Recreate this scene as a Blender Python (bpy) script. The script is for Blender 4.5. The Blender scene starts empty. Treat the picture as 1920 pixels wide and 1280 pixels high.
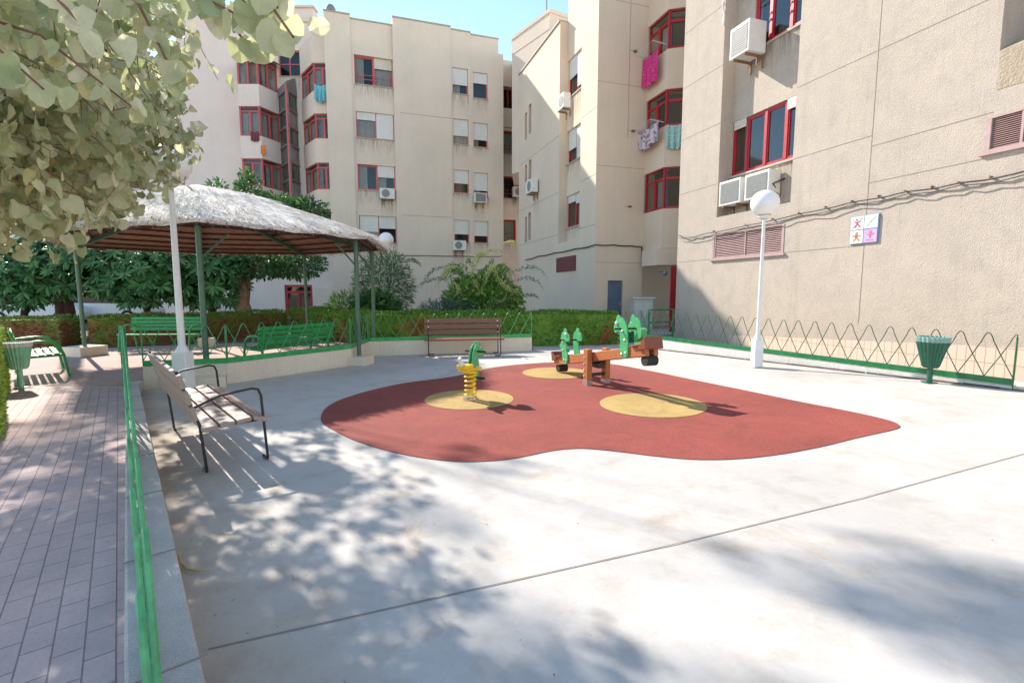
import bpy, bmesh, math, random
from mathutils import Vector, Matrix
R = random.Random(7); R2 = random.Random(17)
C = bpy.context.scene.collection
scene = bpy.context.scene
PI = math.pi

# ---------------------------------------------------------------- camera model
FPX = 900.0; CH = 1.5; PITCH = math.atan(93/900.0)
_c, _s = math.cos(PITCH), math.sin(PITCH)
def ray(u, v):
    a = (u-960)/FPX; b = (640-v)/FPX
    return (a, _c+_s*b, b*_c-_s)
def gz(x):                                   # the yard rises gently to the right
    return 0.0 if x < 1 else (.02*(x-1) if x < 2.5 else .03+.042*(min(x, 9)-2.5))
def G(u, v, z=None):
    r = ray(u, v); zz = z or 0.0
    for _ in range(20):
        t = (zz-CH)/r[2]; x = r[0]*t; y = r[1]*t
        if z is None: zz = gz(x)
    return Vector((x, y, zz))
def AT(u, v, Y):
    r = ray(u, v); t = Y/r[1]
    return Vector((r[0]*t, Y, CH+r[2]*t))

# ---------------------------------------------------------------- mesh builder
class MB:
    def __init__(s): s.v = []; s.f = []
    def face(s, pts):
        n = len(s.v); s.v += [tuple(p) for p in pts]; s.f.append(tuple(range(n, n+len(pts))))
    def obox(s, c, ax, ay, az):              # centre, three half vectors
        c, ax, ay, az = Vector(c), Vector(ax), Vector(ay), Vector(az)
        n = len(s.v)
        for i in (-1, 1):
            for j in (-1, 1):
                for k in (-1, 1):
                    s.v.append(tuple(c+ax*i+ay*j+az*k))
        q = [(0,1,3,2),(4,6,7,5),(0,4,5,1),(2,3,7,6),(0,2,6,4),(1,5,7,3)]
        if ax.cross(ay).dot(az) < 0: q = [t[::-1] for t in q]
        s.f += [tuple(n+i for i in t) for t in q]
    def box(s, x0, x1, y0, y1, z0, z1):
        s.obox(((x0+x1)/2, (y0+y1)/2, (z0+z1)/2), ((x1-x0)/2,0,0), (0,(y1-y0)/2,0), (0,0,(z1-z0)/2))
    def beam(s, p, q, w, h, up=(0,0,1)):
        p, q = Vector(p), Vector(q); d = (q-p); L = d.length; d.normalize()
        u = Vector(up); a = d.cross(u)
        if a.length < 1e-4: a = d.cross(Vector((1,0,0)))
        a.normalize(); b = a.cross(d)
        s.obox((p+q)/2, d*L/2, a*w/2, b*h/2)
    def tube(s, pts, r, n=6, cap=True):
        pts = [Vector(p) for p in pts]; rr = r if isinstance(r, (list, tuple)) else [r]*len(pts)
        prev = None; base = len(s.v)
        for i, p in enumerate(pts):
            a = pts[max(i-1, 0)]; b = pts[min(i+1, len(pts)-1)]
            t = (b-a).normalized()
            if prev is None:
                x = t.cross(Vector((0,0,1)))
                if x.length < 1e-3: x = t.cross(Vector((1,0,0)))
            else:
                x = prev-t*prev.dot(t)
                if x.length < 1e-4: x = t.cross(Vector((0,0,1)))
            x.normalize(); prev = x; y = t.cross(x)
            for k in range(n):
                an = 2*PI*k/n
                s.v.append(tuple(p+(x*math.cos(an)+y*math.sin(an))*rr[i]))
        for i in range(len(pts)-1):
            for k in range(n):
                k2 = (k+1) % n
                s.f.append((base+i*n+k, base+i*n+k2, base+(i+1)*n+k2, base+(i+1)*n+k))
        if cap:
            s.f.append(tuple(base+k for k in range(n))[::-1])
            s.f.append(tuple(base+(len(pts)-1)*n+k for k in range(n)))
    def lathe(s, prof, c=(0,0,0), n=24, flute=0, nf=0):
        base = len(s.v); c = Vector(c)
        for (r, z) in prof:
            for k in range(n):
                an = 2*PI*k/n
                q = r*(1+flute*math.cos(nf*an)) if nf else r
                s.v.append((c.x+q*math.cos(an), c.y+q*math.sin(an), c.z+z))
        for i in range(len(prof)-1):
            for k in range(n):
                k2 = (k+1) % n
                s.f.append((base+i*n+k, base+i*n+k2, base+(i+1)*n+k2, base+(i+1)*n+k))
    def prism(s, poly, z0, z1, top=True, bottom=True):
        area = sum(poly[i][0]*poly[(i+1)%len(poly)][1]-poly[(i+1)%len(poly)][0]*poly[i][1] for i in range(len(poly)))
        if area < 0: poly = poly[::-1]
        n = len(s.v); k = len(poly)
        s.v += [(p[0], p[1], z0) for p in poly]+[(p[0], p[1], z1) for p in poly]
        for i in range(k):
            j = (i+1) % k
            s.f.append((n+i, n+j, n+k+j, n+k+i))
        if top: s.f.append(tuple(n+k+i for i in range(k)))
        if bottom: s.f.append(tuple(n+i for i in range(k))[::-1])
    def extrude(s, poly, o, ax, ay, th):     # outline in the plane (ax, ay) at o, thickness th both ways
        o, ax, ay = Vector(o), Vector(ax), Vector(ay); nn = ax.cross(ay).normalized()
        n = len(s.v); k = len(poly)
        for sg in (-1, 1):
            s.v += [tuple(o+ax*p[0]+ay*p[1]+nn*sg*th/2) for p in poly]
        for i in range(k):
            j = (i+1) % k
            s.f.append((n+i, n+j, n+k+j, n+k+i))
        s.f.append(tuple(n+k+i for i in range(k))); s.f.append(tuple(n+i for i in range(k))[::-1])
    def sphere(s, c, r, n=24, m=14, sz=1.0):
        s.lathe([(max(r*math.sin(PI*i/m), 1e-4), -r*sz*math.cos(PI*i/m)) for i in range(m+1)], c, n)
    def build(s, name, m, parent=None, smooth=False, world=True, bevel=0):
        me = bpy.data.meshes.new(name)
        off = parent_loc(parent) if (parent is not None and world) else Vector((0,0,0))
        me.from_pydata([(v[0]-off.x, v[1]-off.y, v[2]-off.z) for v in s.v], [], s.f)
        me.materials.append(m)
        if smooth:
            me.polygons.foreach_set('use_smooth', [True]*len(me.polygons))
        me.validate(); me.update()
        if smooth: me.set_sharp_from_angle(angle=math.radians(40))
        o = bpy.data.objects.new(name, me); C.objects.link(o)
        if parent is not None: o.parent = parent
        if bevel:
            b = o.modifiers.new('bevel', 'BEVEL'); b.width = bevel; b.segments = 2; b.limit_method = 'ANGLE'
        return o
def parent_loc(p):
    v = Vector((0,0,0))
    while p is not None: v += p.location; p = p.parent
    return v
def tag(o, label=None, cat=None, group=None, kind=None):
    if label: o['label'] = label
    if cat: o['category'] = cat
    if group: o['group'] = group
    if kind: o['kind'] = kind
    return o
def empty(name, loc, label, cat, group=None, rz=0):
    o = bpy.data.objects.new(name, None); C.objects.link(o); o.empty_display_size = .2
    o.location = loc; o.rotation_euler = (0,0,rz)
    return tag(o, label, cat, group)
def dup(root, loc, rz=0, label=None):
    def cp(o, par):
        c = o.copy(); C.objects.link(c)
        if par is not None: c.parent = par
        for ch in list(o.children): cp(ch, c)
        return c
    r = cp(root, None); r.location = loc; r.rotation_euler = (0,0,rz)
    if label: r['label'] = label
    return r

# ---------------------------------------------------------------- materials
def nt(name):
    m = bpy.data.materials.new(name); m.use_nodes = True; t = m.node_tree
    return m, t, t.nodes['Principled BSDF']
def ramp(t, fac, cols):
    r = t.nodes.new('ShaderNodeValToRGB'); e = r.color_ramp.elements
    while len(e) < len(cols): e.new(.5)
    for i, (p, c) in enumerate(cols): e[i].position = p; e[i].color = (*c, 1)
    t.links.new(fac, r.inputs[0]); return r.outputs[0]
def noise(t, sc, det=4, rough=.6, vec=None, dist=0):
    n = t.nodes.new('ShaderNodeTexNoise'); n.inputs['Scale'].default_value = sc
    n.inputs['Detail'].default_value = det; n.inputs['Roughness'].default_value = rough
    n.inputs['Distortion'].default_value = dist
    if vec is not None: t.links.new(vec, n.inputs['Vector'])
    return n.outputs[0]
def coord(t, kind='Object', scale=None, rotz=0):
    c = t.nodes.new('ShaderNodeTexCoord').outputs[kind]
    if scale or rotz:
        m = t.nodes.new('ShaderNodeMapping'); t.links.new(c, m.inputs[0])
        if scale: m.inputs['Scale'].default_value = scale
        m.inputs['Rotation'].default_value = (0,0,rotz); c = m.outputs[0]
    return c
def mixc(t, a, b, fac, mode='MIX'):
    m = t.nodes.new('ShaderNodeMix'); m.data_type = 'RGBA'; m.blend_type = mode
    for idx, val in ((6, a), (7, b)):
        if isinstance(val, tuple): m.inputs[idx].default_value = (*val, 1)
        else: t.links.new(val, m.inputs[idx])
    if isinstance(fac, (int, float)): m.inputs[0].default_value = fac
    else: t.links.new(fac, m.inputs[0])
    return m.outputs[2]
def bump(t, b, h, strength=.3, dist=.01):
    n = t.nodes.new('ShaderNodeBump'); n.inputs['Strength'].default_value = strength
    n.inputs['Distance'].default_value = dist; t.links.new(h, n.inputs['Height'])
    t.links.new(n.outputs[0], b.inputs['Normal'])
def sc(c, k): return tuple(min(1, x*k) for x in c)
def paint(name, col, rough=.5, metal=0, var=.12, scale=6, bmp=0, bscale=60):
    m, t, b = nt(name); v = coord(t)
    t.links.new(ramp(t, noise(t, scale, 5, .6, v), [(.3, sc(col, 1-var)), (.7, sc(col, 1+var))]), b.inputs['Base Color'])
    b.inputs['Roughness'].default_value = rough; b.inputs['Metallic'].default_value = metal
    if bmp: bump(t, b, noise(t, bscale, 3, .6, v), bmp, .004)
    return m
def stucco(name, col, grain=60, depth=.006, stain=.12, strength=.6):
    m, t, b = nt(name); v = coord(t)
    base = ramp(t, noise(t, .5, 5, .6, v), [(.3, sc(col, 1-stain*.6)), (.7, sc(col, 1+stain*.4))])
    streak = noise(t, 1.6, 6, .75, coord(t, 'Object', (6.5, 6.5, .22)))
    base = mixc(t, base, ramp(t, streak, [(.36, (.86,.85,.83)), (.52, (1,1,1))]), stain*2.2, 'MULTIPLY')
    gr = noise(t, grain, 3, .65, v)
    base = mixc(t, base, ramp(t, gr, [(.33, (.76,.75,.75)), (.6, (1.0,1.0,1.0))]), .7, 'MULTIPLY')
    t.links.new(base, b.inputs['Base Color']); b.inputs['Roughness'].default_value = .93
    bump(t, b, gr, strength, depth); return m
M = {}
M['stucco_c'] = stucco('cream_render', (.79,.665,.535), 45, .004)
M['stucco_l'] = stucco('pale_render', (.84,.71,.625), 45, .004)
M['stucco_2'] = stucco('tan_render', (.76,.62,.475), 55, .004)
M['stucco_r'] = stucco('rough_render', (.53,.455,.378), 52, .014, .08, .8)
t = M['stucco_r'].node_tree; b = t.nodes['Principled BSDF']; old = b.inputs['Base Color'].links[0].from_socket; v = coord(t)
mot = noise(t, 2.6, 7, .72, v, .4); c = mixc(t, old, ramp(t, mot, [(.34, (.88,.87,.87)), (.5, (.98,.97,.96)), (.66, (1.06,1.03,1.0))]), .85, 'MULTIPLY')
sp_ = t.nodes.new('ShaderNodeSeparateXYZ'); t.links.new(v, sp_.inputs[0]); mr = t.nodes.new('ShaderNodeMapRange'); mr.inputs[1].default_value = .2; mr.inputs[2].default_value = 1.7; mr.inputs[3].default_value = .5; mr.inputs[4].default_value = 0; t.links.new(sp_.outputs[2], mr.inputs[0])
g2 = t.nodes.new('ShaderNodeMath'); g2.operation = 'MULTIPLY'; t.links.new(mr.outputs[0], g2.inputs[0]); t.links.new(noise(t, 1.4, 6, .7, v), g2.inputs[1])
c = mixc(t, c, (.62,.52,.44), g2.outputs[0], 'MULTIPLY')
dr_ = noise(t, 3.0, 5, .7, coord(t, 'Object', (2.4, 2.4, .12))); c = mixc(t, c, ramp(t, dr_, [(.36, (.86,.84,.82)), (.46, (1,1,1))]), .4, 'MULTIPLY')
t.links.new(c, b.inputs['Base Color'])
M['stucco_old'] = stucco('stained_render', (.47,.375,.27), 30, .02, .3, 1.0)
M['wall_cream'] = stucco('cream_low_wall', (.84,.72,.57), 50, .002, .22)
M['wall_white'] = stucco('white_low_wall', (.72,.69,.64), 50, .002, .3)
M['red'] = paint('red_frame', (.42,.018,.028), .4, 0, .15)
M['red_hazed'] = paint('hazed_red_frame', (.55,.10,.10), .45, 0, .15)  # paler copy of the frame red, distance haze put into its colour
M['stair_in'] = paint('stair_interior', (.30,.26,.24), .8, 0, .3, 2)
M['red_dark'] = paint('maroon_metal', (.19,.045,.05), .5, 0, .15)
M['maroon_louver'] = paint('maroon_louver', (.44,.29,.27), .55, 0, .12)
M['shutter'] = paint('white_shutter', (.74,.72,.67), .5, 0, .06, 3)
M['shutter_cream'] = paint('cream_shutter', (.66,.60,.48), .5, 0, .06, 3)
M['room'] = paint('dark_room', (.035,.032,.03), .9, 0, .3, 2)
M['curtain'] = paint('curtain', (.52,.50,.45), .9, 0, .1, 3)
M['sill'] = paint('concrete_sill', (.46,.40,.32), .9, 0, .15, 5)
M['joint'] = paint('joint', (.26,.22,.18), .9)
M['cable'] = paint('cable', (.035,.03,.028), .6)
M['green'] = paint('green_paint', (.015,.17,.055), .35, 0, .25, 9)
M['green_lt'] = paint('light_green_paint', (.06,.31,.13), .4, 0, .35, 20)
M['green_loop'] = paint('dull_green_wire', (.035,.10,.04), .5, 0, .3, 12)
M['green_post'] = paint('post_green', (.075,.15,.10), .4, 0, .2, 8)
M['green_bench'] = paint('bench_green', (.035,.34,.095), .35, 0, .2, 10)
M['green_dark'] = paint('bin_green', (.012,.10,.055), .3, 0, .2, 10)
M['bin_pale'] = paint('faded_bin_green', (.30,.62,.42), .5, 0, .2, 10)
M['bin_rim_sheen'] = paint('bin_rim_sheen', (.22,.36,.32), .4, 0, .1)  # rim paled, a bluish-white reflection put into its colour
M['white'] = paint('white_paint', (.78,.77,.74), .45, 0, .06, 5)
M['white_ac'] = paint('appliance_white', (.72,.71,.67), .5, 0, .06, 5)
M['grille'] = paint('grey_grille', (.22,.22,.21), .5, 0, .1)
M['rust'] = paint('rusty_steel', (.25,.15,.08), .8, .2, .3, 20)
M['black_metal'] = paint('dark_steel', (.045,.04,.04), .4, .3, .3, 20)
M['rubber'] = paint('black_rubber', (.02,.02,.022), .7, 0, .3, 20)
M['yellow'] = paint('yellow_plastic', (.85,.56,.03), .35, 0, .15, 9)
M['play_green'] = paint('play_green', (.09,.42,.17), .35, 0, .18, 12)
M['steel'] = paint('bolt_steel', (.6,.6,.6), .3, .8)
M['seat_red'] = paint('brown_seat', (.22,.06,.035), .45)
M['door_blue'] = paint('blue_door', (.11,.15,.21), .5, 0, .12, 4)
M['cab'] = paint('cabinet_grey', (.46,.46,.44), .6, 0, .1, 4)
M['trim'] = paint('roof_trim', (.42,.38,.33), .8, 0, .15, 5)
M['pink'] = paint('pink_cloth', (.72,.05,.24), .9, 0, .3, 7)
M['aqua'] = paint('aqua_cloth', (.42,.66,.62), .9, 0, .08, 4)
M['aqua2'] = paint('turquoise_cloth', (.20,.58,.66), .9, 0, .1, 4)
M['orange'] = paint('orange_cloth', (.8,.22,.04), .9)
def wood(name, c1, c2, axis=(1,14,14)):
    m, t, b = nt(name); v = coord(t, 'Generated', axis)
    n = noise(t, 3, 6, .7, v, .6)
    t.links.new(ramp(t, n, [(.3, c1), (.7, c2)]), b.inputs['Base Color'])
    b.inputs['Roughness'].default_value = .5; bump(t, b, n, .3, .003); return m
M['wood_dark'] = wood('varnished_slat', (.17,.06,.035), (.30,.13,.075))
M['wood_grey'] = wood('worn_slat', (.23,.125,.09), (.50,.37,.31))
M['wood_play'] = wood('larch_beam', (.32,.09,.03), (.54,.21,.07))
# striped cloth
m, t, b = nt('patterned_blanket'); w = t.nodes.new('ShaderNodeTexVoronoi'); w.inputs['Scale'].default_value = 9
t.links.new(coord(t), w.inputs['Vector'])
t.links.new(ramp(t, w.outputs['Distance'], [(.15, (.5,.45,.5)), (.3, (.18,.1,.14)), (.5, (.65,.55,.6))]), b.inputs['Base Color'])
b.inputs['Roughness'].default_value = .9; M['blanket'] = m
# glass
m = bpy.data.materials.new('window_glass'); m.use_nodes = True; t = m.node_tree; t.nodes.clear()
o_ = t.nodes.new('ShaderNodeOutputMaterial'); mx = t.nodes.new('ShaderNodeMixShader'); tr = t.nodes.new('ShaderNodeBsdfTransparent')
gl = t.nodes.new('ShaderNodeBsdfGlossy'); gl.inputs['Roughness'].default_value = .04; tr.inputs[0].default_value = (.66,.68,.66,1)
gl.inputs[0].default_value = (.60,.64,.64,1)
fr = t.nodes.new('ShaderNodeLayerWeight'); fr.inputs[0].default_value = .18
ma = t.nodes.new('ShaderNodeMath'); ma.operation = 'MULTIPLY_ADD'; ma.inputs[1].default_value = .5; ma.inputs[2].default_value = .06
t.links.new(fr.outputs['Facing'], ma.inputs[0]); t.links.new(ma.outputs[0], mx.inputs[0]); t.links.new(tr.outputs[0], mx.inputs[1])
t.links.new(gl.outputs[0], mx.inputs[2]); t.links.new(mx.outputs[0], o_.inputs[0]); M['glass'] = m
# lamp globe (unlit opal)
m, t, b = nt('opal_globe'); b.inputs['Base Color'].default_value = (.86,.85,.82,1); b.inputs['Roughness'].default_value = .25
b.inputs['Subsurface Weight'].default_value = .3; M['globe'] = m
def leafmat(name, cols, trans=.35, rough=.55, tint=None):
    m = bpy.data.materials.new(name); m.use_nodes = True; t = m.node_tree; b = t.nodes['Principled BSDF']
    g = t.nodes.new('ShaderNodeNewGeometry')
    col = ramp(t, g.outputs['Random Per Island'], [(i/(len(cols)-1), c) for i, c in enumerate(cols)])
    n = noise(t, 25, 3, .6, coord(t)); col = mixc(t, col, ramp(t, n, [(.3, (.75,.75,.75)), (.7, (1,1,1))]), .6, 'MULTIPLY')
    t.links.new(col, b.inputs['Base Color']); b.inputs['Roughness'].default_value = rough
    b.inputs['Specular IOR Level'].default_value = .35
    tl = t.nodes.new('ShaderNodeBsdfTranslucent'); t.links.new(mixc(t, col, (1.0,1.0,.55), .25, 'MULTIPLY'), tl.inputs[0])
    mx = t.nodes.new('ShaderNodeMixShader'); mx.inputs[0].default_value = trans
    out = t.nodes['Material Output']
    t.links.new(b.outputs[0], mx.inputs[1]); t.links.new(tl.outputs[0], mx.inputs[2]); t.links.new(mx.outputs[0], out.inputs[0])
    return m
M['leaf_near'] = leafmat('pale_round_leaf', [(.28,.35,.15), (.60,.63,.38), (.76,.75,.54), (.48,.54,.27), (.80,.77,.58), (.66,.66,.44), (.42,.50,.28), (.66,.57,.27)], .55, .45)
M['leaf_dark'] = leafmat('dark_glossy_leaf', [(.02,.08,.025), (.055,.18,.05), (.10,.27,.10), (.18,.36,.13)], .25, .35)
M['leaf_mid'] = leafmat('mid_green_leaf', [(.04,.11,.035), (.07,.18,.06), (.11,.25,.08), (.17,.3,.11)], .3, .5)
M['leaf_bush'] = leafmat('bush_leaf', [(.06,.17,.03), (.14,.32,.06), (.27,.46,.10), (.40,.56,.16)], .3, .5)
M['leaf_bright'] = leafmat('bright_leaf', [(.10,.22,.03), (.16,.30,.05), (.24,.36,.07)], .35, .5)
M['leaf_blue'] = leafmat('blue_grey_leaf', [(.10,.17,.15), (.16,.24,.21)], .25, .5)
M['flower'] = leafmat('flower_spike', [(.50,.56,.20), (.72,.74,.34), (.62,.62,.18)], .3, .6)
M['bark'] = paint('bark', (.27,.17,.11), .95, 0, .4, 7, .8, 14)
M['bark_dark'] = paint('dark_bark', (.075,.035,.025), .95, 0, .4, 7, .8, 14)
M['twig'] = paint('twig', (.20,.09,.06), .8, 0, .3, 14)
def hedgemat(name, g1, g2, brown, amount, ztop):
    m = bpy.data.materials.new(name); m.use_nodes = True; t = m.node_tree; b = t.nodes['Principled BSDF']
    g = t.nodes.new('ShaderNodeNewGeometry')
    green = ramp(t, g.outputs['Random Per Island'], [(0, sc(g1, 1.15)), (1, sc(g2, 1.35))])
    v = coord(t); n = noise(t, 1.3, 5, .65, coord(t, 'Object', (1, 1, .45)))
    sep = t.nodes.new('ShaderNodeSeparateXYZ'); t.links.new(v, sep.inputs[0])
    mr = t.nodes.new('ShaderNodeMapRange'); mr.inputs[1].default_value = ztop-.02; mr.inputs[2].default_value = ztop-.28
    t.links.new(sep.outputs[2], mr.inputs[0])
    ad = t.nodes.new('ShaderNodeMath'); ad.operation = 'MULTIPLY'
    t.links.new(ramp(t, n, [(.62-amount*.4, (0,0,0)), (.74-amount*.4, (1,1,1))]), ad.inputs[0]); t.links.new(mr.outputs[0], ad.inputs[1])
    dry = ramp(t, g.outputs['Random Per Island'], [(0, sc(brown, .6)), (1, sc(brown, 1.4))])
    t.links.new(mixc(t, green, dry, ad.outputs[0]), b.inputs['Base Color']); b.inputs['Roughness'].default_value = .8
    return m
M['hedge_r'] = hedgemat('conifer_hedge', (.045,.12,.012), (.14,.25,.025), (.30,.10,.03), .22, .92)
M['hedge_l'] = hedgemat('browned_hedge', (.06,.11,.012), (.16,.22,.03), (.25,.10,.04), .62, .82)
M['hedge_n'] = hedgemat('fresh_hedge', (.20,.32,.04), (.42,.52,.10), (.2,.2,.05), .05, .95)
M['soil'] = paint('soil', (.13,.09,.06), .95, 0, .3, 3, .6, 20)

# ground materials
def concrete(name, col, seed=0):
    m, t, b = nt(name); v = coord(t)
    big = noise(t, .45, 6, .62, v, .3); fine = noise(t, 38, 4, .7, v); mid = noise(t, 3.2, 6, .7, v)
    c = ramp(t, big, [(.3, sc(col, .84)), (.5, col), (.72, sc(col, 1.10))])
    c = mixc(t, c, ramp(t, mid, [(.32, (.80,.74,.67)), (.52, (1,1,1))]), .6, 'MULTIPLY')
    c = mixc(t, c, ramp(t, fine, [(.3, (.88,.88,.88)), (.6, (1,1,1))]), .5, 'MULTIPLY')
    sp = t.nodes.new('ShaderNodeTexVoronoi'); sp.inputs['Scale'].default_value = 3.1; t.links.new(v, sp.inputs['Vector'])
    c = mixc(t, c, ramp(t, sp.outputs['Distance'], [(.012, (.35,.31,.27)), (.035, (1,1,1))]), .8, 'MULTIPLY')
    gm = t.nodes.new('ShaderNodeTexVoronoi'); gm.inputs['Scale'].default_value = 1.15; t.links.new(v, gm.inputs['Vector']); c = mixc(t, c, ramp(t, gm.outputs['Distance'], [(.016, (.55,.50,.46)), (.03, (1,1,1))]), .6, 'MULTIPLY')
    rs = noise(t, 1.1, 7, .75, v, 1.2); c = mixc(t, c, ramp(t, rs, [(.56, (1,1,1)), (.66, (.90,.80,.69)), (.74, (1,1,1))]), .8, 'MULTIPLY')
    # dirty brown wash along the left kerb: a long soft band
    vm = t.nodes.new('ShaderNodeVectorMath'); vm.operation = 'DOT_PRODUCT'; t.links.new(v, vm.inputs[0]); vm.inputs[1].default_value = (.777,.63,0)
    ns = t.nodes.new('ShaderNodeMath'); ns.operation = 'MULTIPLY_ADD'; t.links.new(noise(t, 1.7, 5, .7, v), ns.inputs[0]); ns.inputs[1].default_value = -1.1
    t.links.new(vm.outputs['Value'], ns.inputs[2])
    mr = t.nodes.new('ShaderNodeMapRange'); mr.inputs[1].default_value = -.55; mr.inputs[2].default_value = .35; mr.inputs[3].default_value = .75; mr.inputs[4].default_value = 0
    t.links.new(ns.outputs[0], mr.inputs[0])
    c = mixc(t, c, mixc(t, c, (.80,.62,.44), 1, 'MULTIPLY'), mr.outputs[0])
    t.links.new(c, b.inputs['Base Color']); b.inputs['Roughness'].default_value = .8
    bump(t, b, fine, .15, .003); return m
M['concrete'] = concrete('smooth_concrete', (.505,.48,.45))
def speck(name, col, dark, sc_=90, rough=.9):
    m, t, b = nt(name); v = coord(t); n = noise(t, sc_, 3, .8, v); big = noise(t, .9, 5, .65, v)
    c = ramp(t, n, [(.35, dark), (.6, col)]); c = mixc(t, c, ramp(t, big, [(.3, (.78,.78,.78)), (.7, (1.12,1.12,1.12))]), 1, 'MULTIPLY')
    c = mixc(t, c, ramp(t, noise(t, 6, 6, .75, v, .5), [(.3, (.84,.84,.86)), (.55, (1,1,1)), (.72, (1.12,1.1,1.08))]), .8, 'MULTIPLY')
    c = mixc(t, c, ramp(t, noise(t, 1.6, 7, .78, v, 1.5), [(.36, (.80,.78,.80)), (.43, (1,1,1)), (.60, (1,1,1)), (.70, (1.16,1.15,1.13))]), .8, 'MULTIPLY')
    t.links.new(c, b.inputs['Base Color']); b.inputs['Roughness'].default_value = rough; bump(t, b, n, .5, .004); return m
M['rubber_red'] = speck('red_safety_rubber', (.335,.07,.05), (.17,.032,.026), 85)
M['rubber_yel'] = speck('yellow_safety_rubber', (.50,.35,.12), (.34,.22,.07), 110)
M['kerb'] = speck('granite_kerb', (.60,.55,.50), (.42,.39,.36), 130)
M['plaza'] = speck('pink_paving', (.52,.37,.31), (.40,.27,.23), 60)
def pavers(name, ang):
    m, t, b = nt(name); v = coord(t, 'Object', None, ang)
    br = t.nodes.new('ShaderNodeTexBrick'); t.links.new(v, br.inputs['Vector'])
    br.inputs['Scale'].default_value = 1; br.offset = .5; br.inputs['Brick Width'].default_value = .21; br.inputs['Row Height'].default_value = .105
    br.inputs['Mortar Size'].default_value = .0034; br.inputs['Mortar Smooth'].default_value = .3; br.inputs['Bias'].default_value = 0
    br.inputs['Color1'].default_value = (.70,.52,.48,1); br.inputs['Color2'].default_value = (.61,.465,.44,1); br.inputs['Mortar'].default_value = (.32,.25,.245,1)
    c = mixc(t, br.outputs[0], ramp(t, noise(t, 1.1, 6, .7, v), [(.3, (.72,.72,.76)), (.7, (1.08,1.05,1.03))]), 1, 'MULTIPLY')
    f = noise(t, 70, 4, .7, v); c = mixc(t, c, ramp(t, f, [(.3, (.8,.8,.8)), (.65, (1,1,1))]), .8, 'MULTIPLY')
    t.links.new(c, b.inputs['Base Color']); b.inputs['Roughness'].default_value = .85
    inv = t.nodes.new('ShaderNodeMath'); inv.operation = 'SUBTRACT'; inv.inputs[0].default_value = 1; t.links.new(br.outputs['Fac'], inv.inputs[1])
    bump(t, b, inv.outputs[0], .8, .006); return m

m = bpy.data.materials.new('rain_stain'); m.use_nodes = True; t = m.node_tree; b = t.nodes['Principled BSDF']; b.inputs['Base Color'].default_value = (.20,.165,.125,1); b.inputs['Roughness'].default_value = .95
gen = t.nodes.new('ShaderNodeTexCoord').outputs['Generated']; sz = t.nodes.new('ShaderNodeSeparateXYZ'); t.links.new(gen, sz.inputs[0])
pw = t.nodes.new('ShaderNodeMath'); pw.operation = 'POWER'; t.links.new(sz.outputs[2], pw.inputs[0]); pw.inputs[1].default_value = 1.7
sn = ramp(t, noise(t, 5, 5, .7, coord(t, 'Object', (3.2,3.2,.25))), [(.42, (0,0,0)), (.66, (.75,.75,.75))])
mu = t.nodes.new('ShaderNodeMath'); mu.operation = 'MULTIPLY'; t.links.new(pw.outputs[0], mu.inputs[0]); t.links.new(sn, mu.inputs[1])
mu2 = t.nodes.new('ShaderNodeMath'); mu2.operation = 'MULTIPLY'; t.links.new(mu.outputs[0], mu2.inputs[0]); mu2.inputs[1].default_value = .75
t.links.new(mu2.outputs[0], b.inputs['Alpha']); M['stain'] = m

# ---------------------------------------------------------------- facades
class Fac:
    def __init__(s, O, d, flip=False):
        s.O = Vector((O[0], O[1])); s.d = Vector((d[0], d[1])).normalized()
        s.n = Vector((s.d.y, -s.d.x))
        if flip: s.n = -s.n
    def pt(s, a, z, off=0): p = s.O+s.d*a+s.n*off; return Vector((p.x, p.y, z))
    def px(s, u, v, off=0):
        r = ray(u, v); A = s.O+s.n*off; d = s.d
        det = d.x*(-r[1])+r[0]*d.y
        a = (-A.x*(-r[1])-r[0]*A.y)/det
        P = A+d*a; t = P.x/r[0] if abs(r[0]) > .02 else P.y/r[1]
        return a, CH+r[2]*t
    def rect(s, u0, v0, u1, v1, off=0):
        um, vm = (u0+u1)/2, (v0+v1)/2
        a0 = s.px(u0, vm, off)[0]; a1 = s.px(u1, vm, off)[0]
        z1 = s.px(um, v0, off)[1]; z0 = s.px(um, v1, off)[1]
        return (min(a0, a1), max(a0, a1), z0, z1)
    def quad(s, mb, a0, a1, z0, z1, off):
        q = [s.pt(a0, z0, off), s.pt(a1, z0, off), s.pt(a1, z1, off), s.pt(a0, z1, off)]
        mb.face(q)
    def block(s, mb, a0, a1, z0, z1, o0, o1):
        c = s.pt((a0+a1)/2, (z0+z1)/2, (o0+o1)/2)
        mb.obox(c, Vector((s.d.x, s.d.y, 0))*(a1-a0)/2, Vector((s.n.x, s.n.y, 0))*(o1-o0)/2, (0,0,(z1-z0)/2))
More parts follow.
